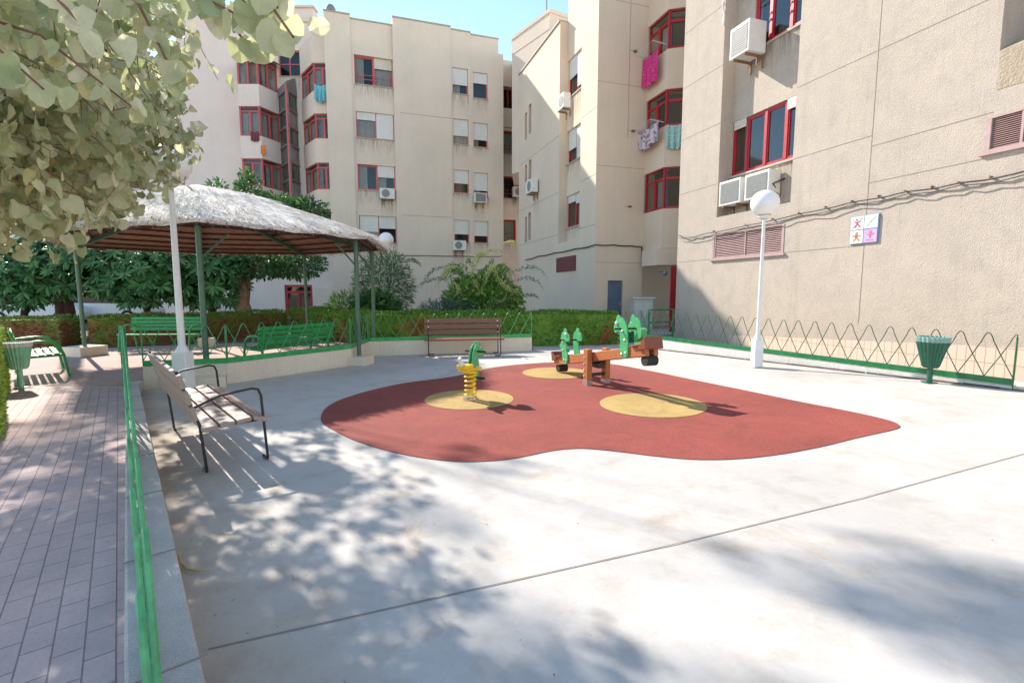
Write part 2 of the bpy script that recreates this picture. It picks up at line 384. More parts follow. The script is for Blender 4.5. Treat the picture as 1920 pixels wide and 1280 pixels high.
def strip(mb, F, a0, a1, z0, z1, off=0, holes=(), ret=.75, reveal=.24, start=True):
    if a1 < a0: a0, a1 = a1, a0
    hs = [h for h in holes if h[0] < a1 and h[1] > a0]
    S = sorted(set([a0, a1]+[min(max(x, a0), a1) for h in hs for x in h[:2]]))
    Z = sorted(set([z0, z1]+[min(max(x, z0), z1) for h in hs for x in h[2:4]]))
    for i in range(len(S)-1):
        for j in range(len(Z)-1):
            sm, zm = (S[i]+S[i+1])/2, (Z[j]+Z[j+1])/2
            if S[i+1]-S[i] < 1e-5 or Z[j+1]-Z[j] < 1e-5: continue
            if any(h[0] < sm < h[1] and h[2] < zm < h[3] for h in hs): continue
            F.quad(mb, S[i], S[i+1], Z[j], Z[j+1], off)
    for h in hs:
        b = [(h[0], h[2]), (h[1], h[2]), (h[1], h[3]), (h[0], h[3])]
        for k in range(4):
            p, q = b[k], b[(k+1) % 4]
            mb.face([F.pt(p[0], p[1], off), F.pt(q[0], q[1], off), F.pt(q[0], q[1], off-reveal), F.pt(p[0], p[1], off-reveal)])
    for a in ((a0, a1) if start else (a1,)):
        mb.face([F.pt(a, z0, off), F.pt(a, z1, off), F.pt(a, z1, off-ret), F.pt(a, z0, off-ret)])
    mb.face([F.pt(a0, z1, off), F.pt(a1, z1, off), F.pt(a1, z1, off-ret), F.pt(a0, z1, off-ret)])
    mb.face([F.pt(a0, z0, off), F.pt(a1, z0, off), F.pt(a1, z0, off-ret), F.pt(a0, z0, off-ret)])
def window(F, par, r, off=0, cols=2, rows=1, shut=None, depth=.15, head=0, sill=True, room=.45, cur=.4, openc=(), fw=.05, frame='red', shmat='shutter', rails=False, name='window', sash=True):
    a0, a1, z0, z1 = r; o = off-depth
    w = [1.0/cols]*cols if isinstance(cols, int) else list(cols)
    fr = MB()
    F.block(fr, a0, a0+fw, z0, z1, o-.05, o+.02); F.block(fr, a1-fw, a1, z0, z1, o-.05, o+.02)
    F.block(fr, a0+fw, a1-fw, z0, z0+fw, o-.05, o+.02); F.block(fr, a0+fw, a1-fw, z1-fw, z1, o-.05, o+.02)
    if head: F.block(fr, a0+fw, a1-fw, z1-fw-head, z1-head, o-.05, o+.02)
    zt = z1-fw-head; zb = z0+fw
    x = a0+fw; W = a1-a0-2*fw; cells = []
    for i, k in enumerate(w):
        x1 = x+W*k
        if i: F.block(fr, x-.035, x+.035, zb, zt, o-.045, o+.03)
        cells.append((x+(.035 if i else 0), x1-(.035 if i < len(w)-1 else 0))); x = x1
    for j in range(1, rows):
        z = zb+(zt-zb)*j/rows; F.block(fr, a0+fw, a1-fw, z-.025, z+.025, o-.044, o+.012)
    for i, (c0, c1) in enumerate(cells):           # sashes
        if i in openc or c1-c0 < .25 or not sash: continue
        e = .035
        F.block(fr, c0, c0+e, zb, zt, o-.03, o+.008); F.block(fr, c1-e, c1, zb, zt, o-.03, o+.008)
        F.block(fr, c0+e, c1-e, zb, zb+e, o-.03, o+.008); F.block(fr, c0+e, c1-e, zt-e, zt, o-.03, o+.008)
    if rails:
        for zz in (z0+.28, z0+.5): F.block(fr, a0, a1, zz-.012, zz+.012, off-.06, off-.03)
    f = fr.build(name, M[frame], par)
    p = MB(); any_p = False
    for i, (c0, c1) in enumerate(cells):
        if i in openc: continue
        F.quad(p, c0, c1, zb, zt, o-.015); any_p = True
    if head: F.quad(p, a0+fw, a1-fw, zt+fw, z1-fw, o-.015); any_p = True
    if any_p: p.build('pane', M['glass'], f)
    if shut:
        sh = MB()
        for i, (c0, c1) in enumerate(cells):
            k = shut[i] if i < len(shut) else 0
            if k <= 0: continue
            zz = zt-(zt-zb)*k; nsl = max(3, int((z1-zz)/.055)); hh = (z1-zz)/nsl
            for j in range(nsl): F.block(sh, c0-.01, c1+.01, zz+j*hh+.004, zz+(j+1)*hh-.004, o+.035, o+.055)
            F.block(sh, c0-.01, c1+.01, zz, z1, o+.03, o+.04)
        if sh.v: sh.build('shutter', M[shmat], f)
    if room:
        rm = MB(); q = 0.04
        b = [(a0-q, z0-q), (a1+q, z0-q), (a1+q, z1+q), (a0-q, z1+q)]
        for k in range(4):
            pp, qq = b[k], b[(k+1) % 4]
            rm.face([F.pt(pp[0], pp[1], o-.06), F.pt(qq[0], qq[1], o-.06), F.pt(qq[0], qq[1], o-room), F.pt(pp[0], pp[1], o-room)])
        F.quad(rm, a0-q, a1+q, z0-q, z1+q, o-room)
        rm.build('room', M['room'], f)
    cu = MB()
    for i, (c0, c1) in enumerate(cells):
        if i in openc or R.random() > cur: continue
        side = R.choice((0, 1, 2)); lo, hi = (c0, c0+(c1-c0)*R.uniform(.4, .6)) if side == 0 else ((c1-(c1-c0)*R.uniform(.4, .6), c1) if side == 1 else (c0, c1))
        cu = MB(); n = 14; prev = None
        for k in range(n+1):
            a = lo+(hi-lo)*k/n; d_ = o-.09-.02*math.sin(k*2.4)
            cur_ = (F.pt(a, zb, d_), F.pt(a, zt, d_))
            if prev: cu.face([prev[0], cur_[0], cur_[1], prev[1]])
            prev = cur_
        cu.build('curtain', M['curtain'], f)
    if sill:
        s_ = MB(); F.block(s_, a0-.03, a1+.03, z0-.05, z0-.003, off-depth-.04, off+.045); s_.build('sill', M['sill'], f)
        st = MB(); F.quad(st, a0-.05, a1+.05, z0-.05-R2.uniform(.6, 1.3), z0-.051, off+.004); st.build('rain_stain', M['stain'], f)
    return f
def inset_poly(pts, k):
    c = (Vector(pts[0])+Vector(pts[-1]))/2
    return [tuple(c+(Vector(p)-c)*k) for p in pts]
def bay(par, pts, wins, zbot, ztop, mat, cols, shutopts=None, flip=False, head=.22, opens=None, bcur=.8, bframe='red_hazed'):
    """pts: plan of the bay, ends on the wall. wins: list of (z0,z1) window bands."""
    edges = [zbot]
    for a, b in wins: edges += [a, b]
    edges.append(ztop)
    for i in range(0, len(edges), 2):
        mb = MB()
        if edges[i+1]-edges[i] > .02: mb.prism([tuple(p) for p in pts], edges[i], edges[i+1]); mb.build('bay_wall', mat, par)
    for wi, (a, b) in enumerate(wins):
        first = None
        for k in range(len(pts)-1):
            p, q = Vector(pts[k]), Vector(pts[k+1]); L = (q-p).length
            F = Fac(p, q-p, flip)
            op = ()
            if opens and (wi, k) in opens: op = opens[(wi, k)]
            window(F, par, (.0, L, a+.002, b-.002), -.02, cols[k], 1, None, .05, head, False, 0, bcur, op, .045, bframe, name='bay_window')
        ip = inset_poly(pts, .62)
        rm = MB(); rm.prism(ip, a, b); rm.build('room', M['stair_in'] if bframe == 'red_hazed' else M['room'], par)

A_ = Vector((.9507, .310)).normalized(); B_ = Vector((-.310, .9507)).normalized()
# ================================================================ BUILDING C (centre)
FC = Fac(((700-960)/900*27*1.04, 27.0), A_)
rootC = empty('apartment_building', FC.pt(2, 0), 'long cream apartment block in the middle with stepped roofline and paired shuttered windows', 'building')
def u2s(F, u, v, off=0): return F.px(u, v, off)[0]
def zat(F, u, v, off=0): return F.px(u, v, off)[1]
wl = [FC.rect(665,107,736,161), FC.rect(668,212,739,260), FC.rect(671,310,742,357), FC.rect(673,405,743,455)]
wm = [FC.rect(848,130,876,178), FC.rect(848,225,877,272), FC.rect(850,320,879,363), FC.rect(851,413,880,456)]
wr = [FC.rect(886,138,913,186), FC.rect(887,232,914,277), FC.rect(888,325,915,370), FC.rect(888,415,915,456)]
def align(ws):
    a0 = sum(w[0] for w in ws)/len(ws); a1 = sum(w[1] for w in ws)/len(ws)
    return [(a0, a1, w[2], w[3]) for w in ws]
wl, wm, wr = align(wl), align(wm), align(wr)
s0 = u2s(FC, 613, 200); s1 = u2s(FC, 658, 100); s2 = wl[0][1]+.02; s3 = u2s(FC, 845, 200); s4 = u2s(FC, 882, 200); s5 = u2s(FC, 934, 200); s6 = u2s(FC, 943, 300)
mb = MB()
strip(mb, FC, s0, s1, -.3, zat(FC, 635, 27), .10)
strip(mb, FC, s1, s2, -.3, zat(FC, 700, 43), .0, wl)
strip(mb, FC, s2, s3, -.3, zat(FC, 790, 46), .22)
strip(mb, FC, s3, s4, -.3, zat(FC, 860, 61), .14, wm)
strip(mb, FC, s4, s5, -.3, zat(FC, 908, 72), .10, wr)
strip(mb, FC, s5, s6, -.3, zat(FC, 938, 103), .10)
mb.build('wall', M['stucco_c'], rootC)
mb = MB()
FC.block(mb, s0+.02, s2, -.3, zat(FC, 700, 43)-.5, -9, -.72); FC.block(mb, s2, s5, -.3, zat(FC, 860, 61)-.5, -9, -.60); FC.block(mb, s5, s6-.02, -.3, zat(FC, 938, 103)-.3, -9, -.62)
FC.block(mb, s0+.02, s0+.7, -.3, zat(FC, 635, 27)-.02, -9, -.72)
mb.build('rear_wall', M['stucco_c'], rootC)
mb = MB()
for (a, b, z, o) in ((s0, s1, zat(FC, 635, 27), .1), (s1, s2, zat(FC, 700, 43), 0), (s2, s3, zat(FC, 790, 46), .22), (s3, s4, zat(FC, 860, 61), .14), (s4, s5, zat(FC, 908, 72), .1)):
    FC.block(mb, a-.01, b+.01, z+.003, z+.07, o-.4, o+.04)
mb.build('coping', M['trim'], rootC)
mb = MB()
for z in (zat(FC, 790, 216, .22), zat(FC, 790, 405, .22)): mb = MB(); FC.block(mb, s2+.3, s3, z-.01, z+.01, .2, .2235); mb.build('joint', M['joint'], rootC)
window(FC, rootC, wl[0], 0, frame='red_hazed', cols=2, shut=(0, .35), rails=True, shmat='shutter_cream', openc=(), depth=.2)
window(FC, rootC, wl[1], 0, frame='red_hazed', cols=(.52,.48), shut=(.28, 1.0))
window(FC, rootC, wl[2], 0, frame='red_hazed', cols=(.52,.48), shut=(0, .45), cur=1)
window(FC, rootC, wl[3], 0, frame='red_hazed', cols=(.52,.48), shut=(.6, .45), shmat='shutter', openc=(1,))
for i, (k1, k2) in enumerate(((.64,.40), (.66,.70), (.58,.74), (.62,.68))):
    window(FC, rootC, wm[i], .14, 1, shut=(k1,), fw=.03, frame='red_hazed'); window(FC, rootC, wr[i], .10, 1, shut=(k2,), fw=.03, frame='red_hazed')
# recessed link with small balconies
FL = Fac(FC.pt(s6, 0, -1.0).xy, A_); aE = u2s(FL, 981, 300)
rc = [(0.05, 0.95, 0, 0)]
wk = [FL.rect(944,163,966,205), FL.rect(944,246,969,289), FL.rect(944,331,968,372), FL.rect(944,412,968,453)]; wk = align(wk)
mb = MB(); strip(mb, FL, -.3, aE+.9, -.3, zat(FL, 955, 114), 0, wk, 1.6, .5); FL.block(mb, -.3, aE+.9, -.3, zat(FL, 955, 114)-.4, -6, -1.7)
FL.block(mb, 0, aE+.3, zat(FL, 955, 205), zat(FL, 955, 240), .02, .12)
mb.build('link_wall', M['stucco_c'], rootC)
window(FL, rootC, wk[0], 0, (.5,.5), depth=.45, openc=(0,), sill=False)
for w_ in wk[1:]: window(FL, rootC, w_, 0, 1, depth=.2, rails=True, cur=.6)
ch = FC.pt(s0+.35, zat(FC, 624, 27)+.03, -.25)
mb = MB(); mb.lathe([(.12,-.1),(.12,.18),(.24,.2),(.26,.34),(.16,.5),(.02,.56)], ch, 14)
mb.build('chimney_cowl', M['grille'], rootC, True)

# ================================================================ BUILDING L (left)
YL = 28.6
FLm = Fac((-12, YL), (1, 0))
rootL = empty('apartment_building', (-14, YL, 0), 'pale apartment block at left with red glazed bays and a pointed glass stairwell', 'building')
def xL(u, v, Y): return AT(u, v, Y).x
def zL(u, v, Y): return AT(u, v, Y).z
x375, x445, x521, x565, x640 = [xL(u, 200, YL) for u in (377, 447, 525, 566, 640)]
x445 = xL(450, 200, YL)
O = FLm.O.x
Wst = FLm.rect(522, 95, 562, 143)
zTop = 18.2
ztow = zL(560, 16, YL)
mb = MB()
drL = FLm.rect(534, 534, 586, 579)
drL = (drL[0], drL[1], .02, drL[3])
winLow = FLm.rect(606, 400, 640, 432)
strip(mb, FLm, x375-O, xL(594,200,YL)-O, -.3, ztow, 0, [Wst, drL])
strip(mb, FLm, xL(594,200,YL)-O, x640-O+1, -.3, zL(600, 62, YL), 0, [winLow])
strip(mb, FLm, x375-O-1.2, x375-O, -.3, ztow+1.2, .0)
mb.build('wall', M['stucco_l'], rootL)
mb = MB(); FLm.block(mb, x375-O-1.2, x640-O+1, -.3, zL(600, 62, YL)-.3, -11, -.72); FLm.block(mb, x375-O-1.2, xL(594,200,YL)-O-.02, zL(600,62,YL)-.3, ztow-.02, -6, -.72)
mb.build('rear_wall', M['stucco_l'], rootL)
mb = MB(); FLm.block(mb, x375-O-1.25, xL(594,200,YL)-O+.1, ztow+.003, ztow+.12, -.5, .12); FLm.block(mb, xL(530,200,YL)-O, xL(592,200,YL)-O, ztow-.75, ztow-.55, .003, .10)
mb.build('cornice', M['stucco_c'], rootL)
window(FLm, rootL, Wst, 0, 2, 2, frame='red_hazed', cur=0, sash=False)
window(FLm, rootL, winLow, 0, 1, cur=0)
d_ = window(FLm, rootL, drL, 0, 2, 1, frame='red', cur=0, sill=False, depth=.08, fw=.13, head=.35, name='entrance_door')
# stair prow
apex = (xL(543, 300, YL-1.2), YL-1.2); pl = (xL(526, 300, YL-.05), YL-.05); pr = (xL(562, 300, YL-.05), YL-.05)
zs = [zL(543, v, YL-1.2) for v in (165, 258, 350, 400)]
mb = MB(); mb.prism([pl, apex, pr], zs[0], zs[0]+.35); 
n0 = len(mb.v); top = (apex[0], YL-.05, zs[0]+1.0)
mb.face([(*pl, zs[0]+.35), (*apex, zs[0]+.35), top]); mb.face([(*apex, zs[0]+.35), (*pr, zs[0]+.35), top])
zf = zs[-1]
nl = 7; hh = (zs[0]-zf)/nl
mb.build('stair_cap', M['grille'], rootL)
for j in range(nl+1):
    mb = MB(); mb.prism([(pl[0]-.02, pl[1]), (apex[0], apex[1]-.03), (pr[0]+.02, pr[1])], zf+j*hh-.07, zf+j*hh+.0); mb.build('stair_slab', M['grille'], rootL)
mb = MB(); mb.prism([pl, apex, pr], zf-1.0, zf-.08); mb.build('stair_base', M['stucco_l'], rootL)
for (p, q, k) in ((pl, apex, 0), (apex, pr, 1)):
    L = (Vector(q)-Vector(p)).length; F = Fac(p, Vector(q)-Vector(p))
    for j in range(nl):
        window(F, rootL, (0, L, zf+j*hh+.002, zf+(j+1)*hh-.072), 0, 1, 1, frame='grille', cur=0, sill=False, room=0, depth=.04, openc=((0,) if (k == 1 and j in (1, 3, 5)) else ()), fw=.022, sash=False, name='stair_window')
mb = MB(); mb.tube([(apex[0], apex[1]-.03, zf-.1), (apex[0], apex[1]-.03, zs[0]+.3)], .05, 6); mb.build('mullion', M['red_hazed'], rootL)
for j in range(1, nl, 1):
    mb = MB(); z = zf+j*hh-.04; mb.beam((apex[0], apex[1]-.03, z), (pr[0], pr[1]-.03, z), .04, .04); mb.build('transom', M['red_hazed'], rootL)
rm = MB(); rm.prism(inset_poly([pl, apex, pr], .8), zf-.5, zs[0]); rm.build('room', M['stair_in'], rootL)
# left bay (three storeys and one lower)
def zband(u, Y, pairs): return [(zL(u, b, Y), zL(u, a, Y)) for a, b in pairs]
Yb = YL-1.3
lb = [(x445-.02, YL-.01), (xL(447, 200, Yb), Yb), (xL(487, 200, Yb), Yb), (xL(523, 200, YL-.05), YL-.05)]
bands = zband(467, Yb, ((102,158), (199,255), (297,350), (392,440)))[::-1]
bay(rootL, lb, bands, zL(467, 470, Yb), zL(467, 98, Yb), M['stucco_l'], [1, 2, 2], opens={(1,1): (0,), (3,1): (1,)})
Yc = YL-1.5
rb = [(xL(566, 200, YL-.05), YL-.05), (xL(589, 200, Yc), Yc), (xL(640, 200, Yc), Yc), (xL(655, 200, YL), YL)]
bands = zband(600, Yc, ((118,170), (213,260), (305,355)))[::-1]
bay(rootL, rb, bands, zL(600, 392, Yc), zL(600, 66, Yc), M['stucco_c'], [2, 3, 1], opens={(1,1): (1,)})
# porch slab beside the red door
mb = MB(); mb.box(xL(600,555,YL)+.3, xL(612,555,YL)+1.2, YL-1.6, YL-1.35, 0, zL(600,540,YL)); mb.box(xL(600,555,YL)+.3, xL(612,555,YL)+1.2, YL-1.34, YL, zL(600,545,YL), zL(600,535,YL)); mb.build('porch', M['stucco_c'], rootL)
# awning over the left bay
mb = MB()
for k in (1, 2):
    p, q = Vector(lb[k]), Vector(lb[k+1]); d = (q-p).normalized(); nn = Vector((d.y, -d.x)); z = bands[-1][1]
    zt = zL(467, 100, Yb)
    mb.face([(*p, zt), (*q, zt), (*(q+nn*.45), zt-.22), (*(p+nn*.45), zt-.22)]); mb.face([(*p, zt+.03), (*(p+nn*.45), zt-.19), (*(q+nn*.45), zt-.19), (*q, zt+.03)])
mb.build('awning', M['grille'], rootL)
# block further left
YF = 33
FF = Fac((-25, YF), (1, 0))
rootF = empty('apartment_building', (-25, YF, 0), 'distant pale block seen between leaves at the far left with red windows', 'building')
wf = [FF.rect(340,208,372,250), FF.rect(340,312,374,350), FF.rect(230,200,262,250), FF.rect(230,312,262,350), FF.rect(120,200,160,250), FF.rect(120,312,160,350), FF.rect(20,312,60,350), FF.rect(352,120,374,160), FF.rect(240,500,262,545), FF.rect(20,490,60,545)]
mb = MB(); strip(mb, FF, FF.px(-260, 300)[0], FF.px(392, 300)[0], -.3, 15.5, 0, wf); FF.block(mb, FF.px(-260, 300)[0], FF.px(392, 300)[0], -.3, 15.2, -8, -.72); mb.build('wall', M['stucco_l'], rootF)
for i, w_ in enumerate(wf): window(FF, rootF, w_, 0, 2, shut=((.4, 0) if i % 2 else None))

# ================================================================ BUILDING 2 (mid right)
K2 = Vector((2.94, 17.3))
F2b = Fac(K2, B_, True)       # sunlit side, s grows away from the camera
F2a = Fac(K2, A_)
root2 = empty('apartment_building', (*K2, 0), 'tan apartment block right of centre with red bay windows and a blue door', 'building')
sj0 = F2b.px(1088, 300)[0]; sj1 = F2b.px(1048, 300)[0]; sE = F2b.px(973, 300)[0]
rec = -.34
w2 = [F2b.rect(1061,106,1088,178,rec), F2b.rect(1058,242,1086,304,rec), F2b.rect(1056,366,1084,426,rec)]
w2 = [(sj0+.03, sj1-.02, w[2], w[3]) for w in w2]
slits = [F2b.rect(991,196,996,250), F2b.rect(984,212,988,262), F2b.rect(991,300,996,350), F2b.rect(984,310,988,345), F2b.rect(990,399,995,450), F2b.rect(984,407,988,455)]
zroof1 = F2b.px(1048, 44)[1]; zhi = 14.6
lv2 = F2b.rect(1044,481,1080,509)
mb = MB()
strip(mb, F2b, 0, sj0, -.3, zhi, 0, start=False)
strip(mb, F2b, sj0, sj1, F2b.px(1066, 452, 0)[1], zhi-.6, rec, w2, .6)
strip(mb, F2b, sj0, sj1, -.3, F2b.px(1066, 452, 0)[1], 0, [(lv2[0], min(lv2[1], sj1-.05), lv2[2], lv2[3])] if lv2[0] > sj0 else [])
strip(mb, F2b, sj1, sE, -.3, zroof1, 0, slits)
# the face turned to the camera
aB = F2a.px(1210, 300)[0]
dr = F2a.rect(1139,526,1167,600); dr = (dr[0], dr[1], .03, dr[3])
rd = F2a.rect(1256,500,1271,600)
strip(mb, F2a, 0, aB, -.3, zhi, 0, [dr], start=False)
strip(mb, F2a, aB, 7.0, -.3, zhi+.0, -1.0, [])
mb.build('wall', M['stucco_2'], root2)
mb = MB(); pts = [K2+A_*.8+B_*.8, K2+A_*.8+B_*(sj1+.2), K2+A_*9+B_*(sj1+.2), K2+A_*9+B_*.8]
mb.prism([tuple(K2+A_*.76+B_*.77), tuple(K2+A_*.76+B_*(sj1)), tuple(K2+A_*9+B_*sj1), tuple(K2+A_*9+B_*.77)], -.3, zhi-.02)
mb.prism([tuple(K2+A_*.76+B_*(sj1+.003)), tuple(K2+A_*.76+B_*(sE)), tuple(K2+A_*9+B_*sE), tuple(K2+A_*9+B_*(sj1+.003))], -.3, zroof1-.05)
mb.build('rear_wall', M['stucco_2'], root2)
mb = MB(); F2b.block(mb, sj1, sE, zroof1+.002, zroof1+.07, -.7, .05); mb.build('coping', M['trim'], root2)
# tower behind
Yt = 27.5
mb = MB()
tw = [AT(960, 100, Yt).xy, AT(1030, 100, Yt-2.6).xy, AT(1090, 100, Yt-1.6).xy, AT(1090, 100, Yt+4).xy, AT(965, 100, Yt+4).xy]
zt = AT(1030, 24, Yt-2.6).z
mb.prism([tuple(p) for p in tw], 8, zt)
mb.build('roof_tower', M['stucco_c'], root2)
mb = MB(); c_ = sum((p for p in tw), Vector((0,0)))/5
mb.prism([tuple(c_+(p-c_)*1.015) for p in tw], zt+.003, zt+.18); mb.prism([tuple(c_+(p-c_)*1.008) for p in tw], zt-.75, zt-.70); mb.build('tower_coping', M['stucco_c'], root2)
for i, w_ in enumerate(w2):
    window(F2b, root2, w_, rec, (.6,.4), shut=((.88, .5), (.98, .6), (.3, .2))[i], depth=.12, cur=.3)
for w_ in slits: window(F2b, root2, w_, 0, 1, fw=.02, sill=False, cur=0)
mb = MB(); F2b.block(mb, lv2[0], lv2[1], lv2[2], lv2[3], -.0, .03)
n_ = 9
for j in range(n_):
    z = lv2[2]+(lv2[3]-lv2[2])*(j+.5)/n_; F2b.block(mb, lv2[0]+.04, lv2[1]-.04, z-.015, z+.02, .031, .05)
mb.build('louver', M['red_dark'], root2)
mb = MB()
for z in (F2b.px(1100, 215)[1], F2b.px(1100, 335)[1], F2b.px(1100, 425)[1]):
    F2b.block(mb, 0, sj0, z-.008, z+.008, 0, .003); F2b.block(mb, sj1, sE, z-.008, z+.008, 0, .003)
F2a.block(mb, F2a.px(1176, 300)[0]-.008, F2a.px(1176, 300)[0]+.008, 6.9, zhi, 0, .003)
for z in (2.55, 5.9, 8.7, 11.4): F2a.block(mb, 0, aB, z-.006, z+.006, 0, .0025)
mb.build('joint', M['joint'], root2)
mb = MB(); F2a.block(mb, dr[0]+.02, dr[1]-.02, .03, dr[3]-.02, -.12, -.06); d2 = mb.build('door', M['door_blue'], root2)
mb = MB(); F2a.block(mb, dr[1]-.12, dr[1]-.06, 1.0, 1.12, -.055, -.02); mb.build('handle', M['steel'], d2)
mb = MB()
for (u, v) in ((1190, 98), (1186, 247), (1180, 388)):
    mb = MB(); a, z = F2a.px(u, v); F2a.block(mb, a-.05, a+.05, z-.02, z+.03, .0, .10); F2a.block(mb, a-.25, a-.05, z+.005, z+.012, .04, .05); mb.build('line_bracket', M['rust'], root2)
# bays
bd = Vector((.97, -.243)).normalized()
b0 = K2+A_*aB; b1 = b0-B_*1.12; b2 = b1+bd*2.3; b3 = b2+B_*2.0
bays = [F2 for F2 in ()]
Fb = Fac(b1, bd)
bz = []
for (t_, b_) in ((18, 92), (167, 236), (313, 391)):
    bz.append((Fb.px(1252, b_)[1], Fb.px(1252, t_)[1]))
bz = bz[::-1]
bay(root2, [tuple(b0), tuple(b1), tuple(b2), tuple(b3)], bz, Fb.px(1252, 465)[1], zhi-.4, M['stucco_2'], [2, (.28,.24,.24,.24), 1], head=.32, bcur=.45, bframe='red', opens={(1,1): (1,)})
# balcony block over the entrance
mb = MB(); zb0, zb1 = Fb.px(1250, 497)[1], Fb.px(1250, 466)[1]
q0 = b1+bd*.02-B_*.15; mb.prism([tuple(q0-bd*.25), tuple(q0+bd*.6), tuple(q0+bd*2.5), tuple(q0+bd*2.5+B_*1.6), tuple(q0-bd*.25+B_*.9)], zb0, zb1)
mb.build('entrance_canopy', M['stucco_2'], root2)
p0 = AT(1258, 560, 16.2); mb = MB(); mb.box(p0.x, p0.x+1.1, 16.25, 16.33, .05, 2.35); mb.build('entrance_door', M['red'], root2)
for (u, v) in ((1247, 514), (1244, 540)):
    pass
mb = MB(); p0 = AT(1247, 512, 16.6); mb.sphere(p0, .09, 12, 8); mb.box(p0.x-.03, p0.x+.03, p0.y, p0.y+.6, p0.z+.05, p0.z+.09); mb.build('wall_lamp', M['grille'], root2, True)

# ================================================================ BUILDING R (near right)
cR = 9.5
FR = Fac((cR, 0), (-.326, 1), True)
if FR.n.x > 0: FR.n = -FR.n
aC = FR.px(1269, 500)[0]                 # far corner
rootR = empty('apartment_building', FR.pt(9, .2), 'near right apartment block of rough beige render with red windows and notice tiles', 'building')
aJ1 = FR.px(1347, 330)[0]; aJ0 = FR.px(1490, 240)[0]; rr = -.36
zRec = FR.px(1420, 392)[1]
wU = FR.rect(1392, 0, 1497, 85, rr); wD = FR.rect(1362, 190, 1487, 333, rr)
zU0 = FR.px(1440, 80, rr)[1]; zU1 = zU0+1.55
zD0 = FR.px(1425, 315, rr)[1]; zD1 = FR.px(1425, 209, rr)[1]
wU = (aJ0+.04, FR.px(1415, 40, rr)[0], zU0, zU1); wD = (aJ0+.04, aJ1-.03, zD0, zD1)
lvR = FR.rect(1337, 430, 1469, 480)
aV0 = FR.px(1851, 245)[0]; lvR2 = (FR.px(1990, 245)[0], aV0, FR.px(1885, 278)[1], FR.px(1885, 212)[1])
aN = -2.5; aK = FR.px(1878, 60)[0]; zSill = FR.px(1885, 92)[1]; zTopR = 12.5
mb = MB()
strip(mb, FR, aJ1, aC, -.3, zTopR, 0)
strip(mb, FR, aJ0, aJ1, zRec, zTopR, rr, [wU, wD], .6)
strip(mb, FR, aJ0, aJ1, -.3, zRec, 0, [lvR])
strip(mb, FR, aK, aJ0, -.3, zTopR, 0, [lvR] if lvR[0] < aJ0 else [])
strip(mb, FR, aN, aK, -.3, zSill, 0, [lvR2])
strip(mb, FR, aN, aK, zSill, zTopR, -.85)
mb.build('wall', M['stucco_r'], rootR)
mb = MB(); FR.block(mb, aN, aC-.01, -.3, zTopR-.02, -9, -1.62); FR.block(mb, aK, aC-.01, -.3, zTopR-.02, -1.62, -1.0)
mb.build('rear_wall', M['stucco_r'], rootR)
# weathered sloping ledge
mb = MB(); F = FR
P = [(aK-.01, zSill-.55, .004), (aK-.01, zSill+.0, .004), (aK-.01, zSill+.18, -.3), (aK-.01, zSill-.55, -.3)]
for (p, q) in ((0,1), (1,2)):
    a, b = P[p], P[q]
    mb.face([FR.pt(aN, a[1], a[2]), FR.pt(aK-.01, a[1], a[2]), FR.pt(aK-.01, b[1], b[2]), FR.pt(aN, b[1], b[2])])
mb.build('weathered_ledge', M['stucco_old'], rootR)
window(FR, rootR, wU, rr, (.34,.38,.28), depth=.06, cur=0, openc=(), head=.0)
window(FR, rootR, wD, rr, (.24,.28,.28,.20), depth=.06, cur=0, head=0, shut=(.15,0,0,.12), shmat='shutter_cream')
def louver(F, par, r, off=0, n=16, mat='maroon_louver'):
    a0, a1, z0, z1 = r; mb = MB(); w = .05
    F.block(mb, a0-.01, a0+w, z0, z1, off-.12, off+.012); F.block(mb, a1-w, a1+.01, z0, z1, off-.12, off+.012); F.block(mb, a0+w, a1-w, z1-.03, z1, off-.12, off+.012)
    F.block(mb, a0+w, a1-w, z0, z0+.03, off-.12, off+.012); F.block(mb, (a0+a1)/2-.015, (a0+a1)/2+.015, z0+.03, z1-.03, off-.1, off+.006)
    p_ = (z1-z0-.06)/n; n3_ = Vector((F.n.x, F.n.y, 0))
    for j in range(n):
        c = F.pt((a0+a1)/2, z0+.03+p_*(j+.5), off-.02)
        mb.obox(c, Vector((F.d.x, F.d.y, 0))*((a1-a0)/2-w), n3_*.014+Vector((0,0,-p_*.30)), Vector((0,0,.003))+n3_*.004)
    l = mb.build('louver', M[mat], par)
    s_ = MB(); F.block(s_, a0-.06, a1+.06, z0-.05, z0-.003, off-.1, off+.05); s_.build('sill', M['maroon_louver'], l)
    b_ = MB(); F.quad(b_, a0, a1, z0, z1, off-.11); b_.build('duct', M['room'], l)
louver(FR, rootR, lvR, 0, 14); louver(FR, rootR, lvR2, 0, 15)
# dark joints between the render panels
mb = MB(); aM = FR.px(1632, 300)[0]
def hj(a0, a1, z): mb = MB(); FR.block(mb, min(a0, a1), max(a0, a1), z-.006, z+.006, 0, .003); mb.build('joint', M['joint'], rootR)
zl1 = FR.px(1651, 93)[1]; zl2 = FR.px(1560, 277)[1]; zl3 = FR.px(1750, 242)[1]; zl4 = FR.px(1740, 320)[1]; zl5 = FR.px(1465, 474)[1]
hj(aK, aJ0, zl1); hj(aM+.009, aJ0, zl2); hj(aK, aM-.009, zl3); hj(aV0, aM-.009, zl4); hj(aM+.009, lvR[0]-.02, zl5); hj(lvR[1]+.02, aC, zl5)
for (u, v) in ((1316, 41), (1318, 145), (1315, 247), (1310, 355)): hj(aJ1, aC, FR.px(u, v)[1])
FR.block(mb, aM-.005, aM+.005, .9, zTopR, 0, .0035)
mb.build('joint', M['joint'], rootR)
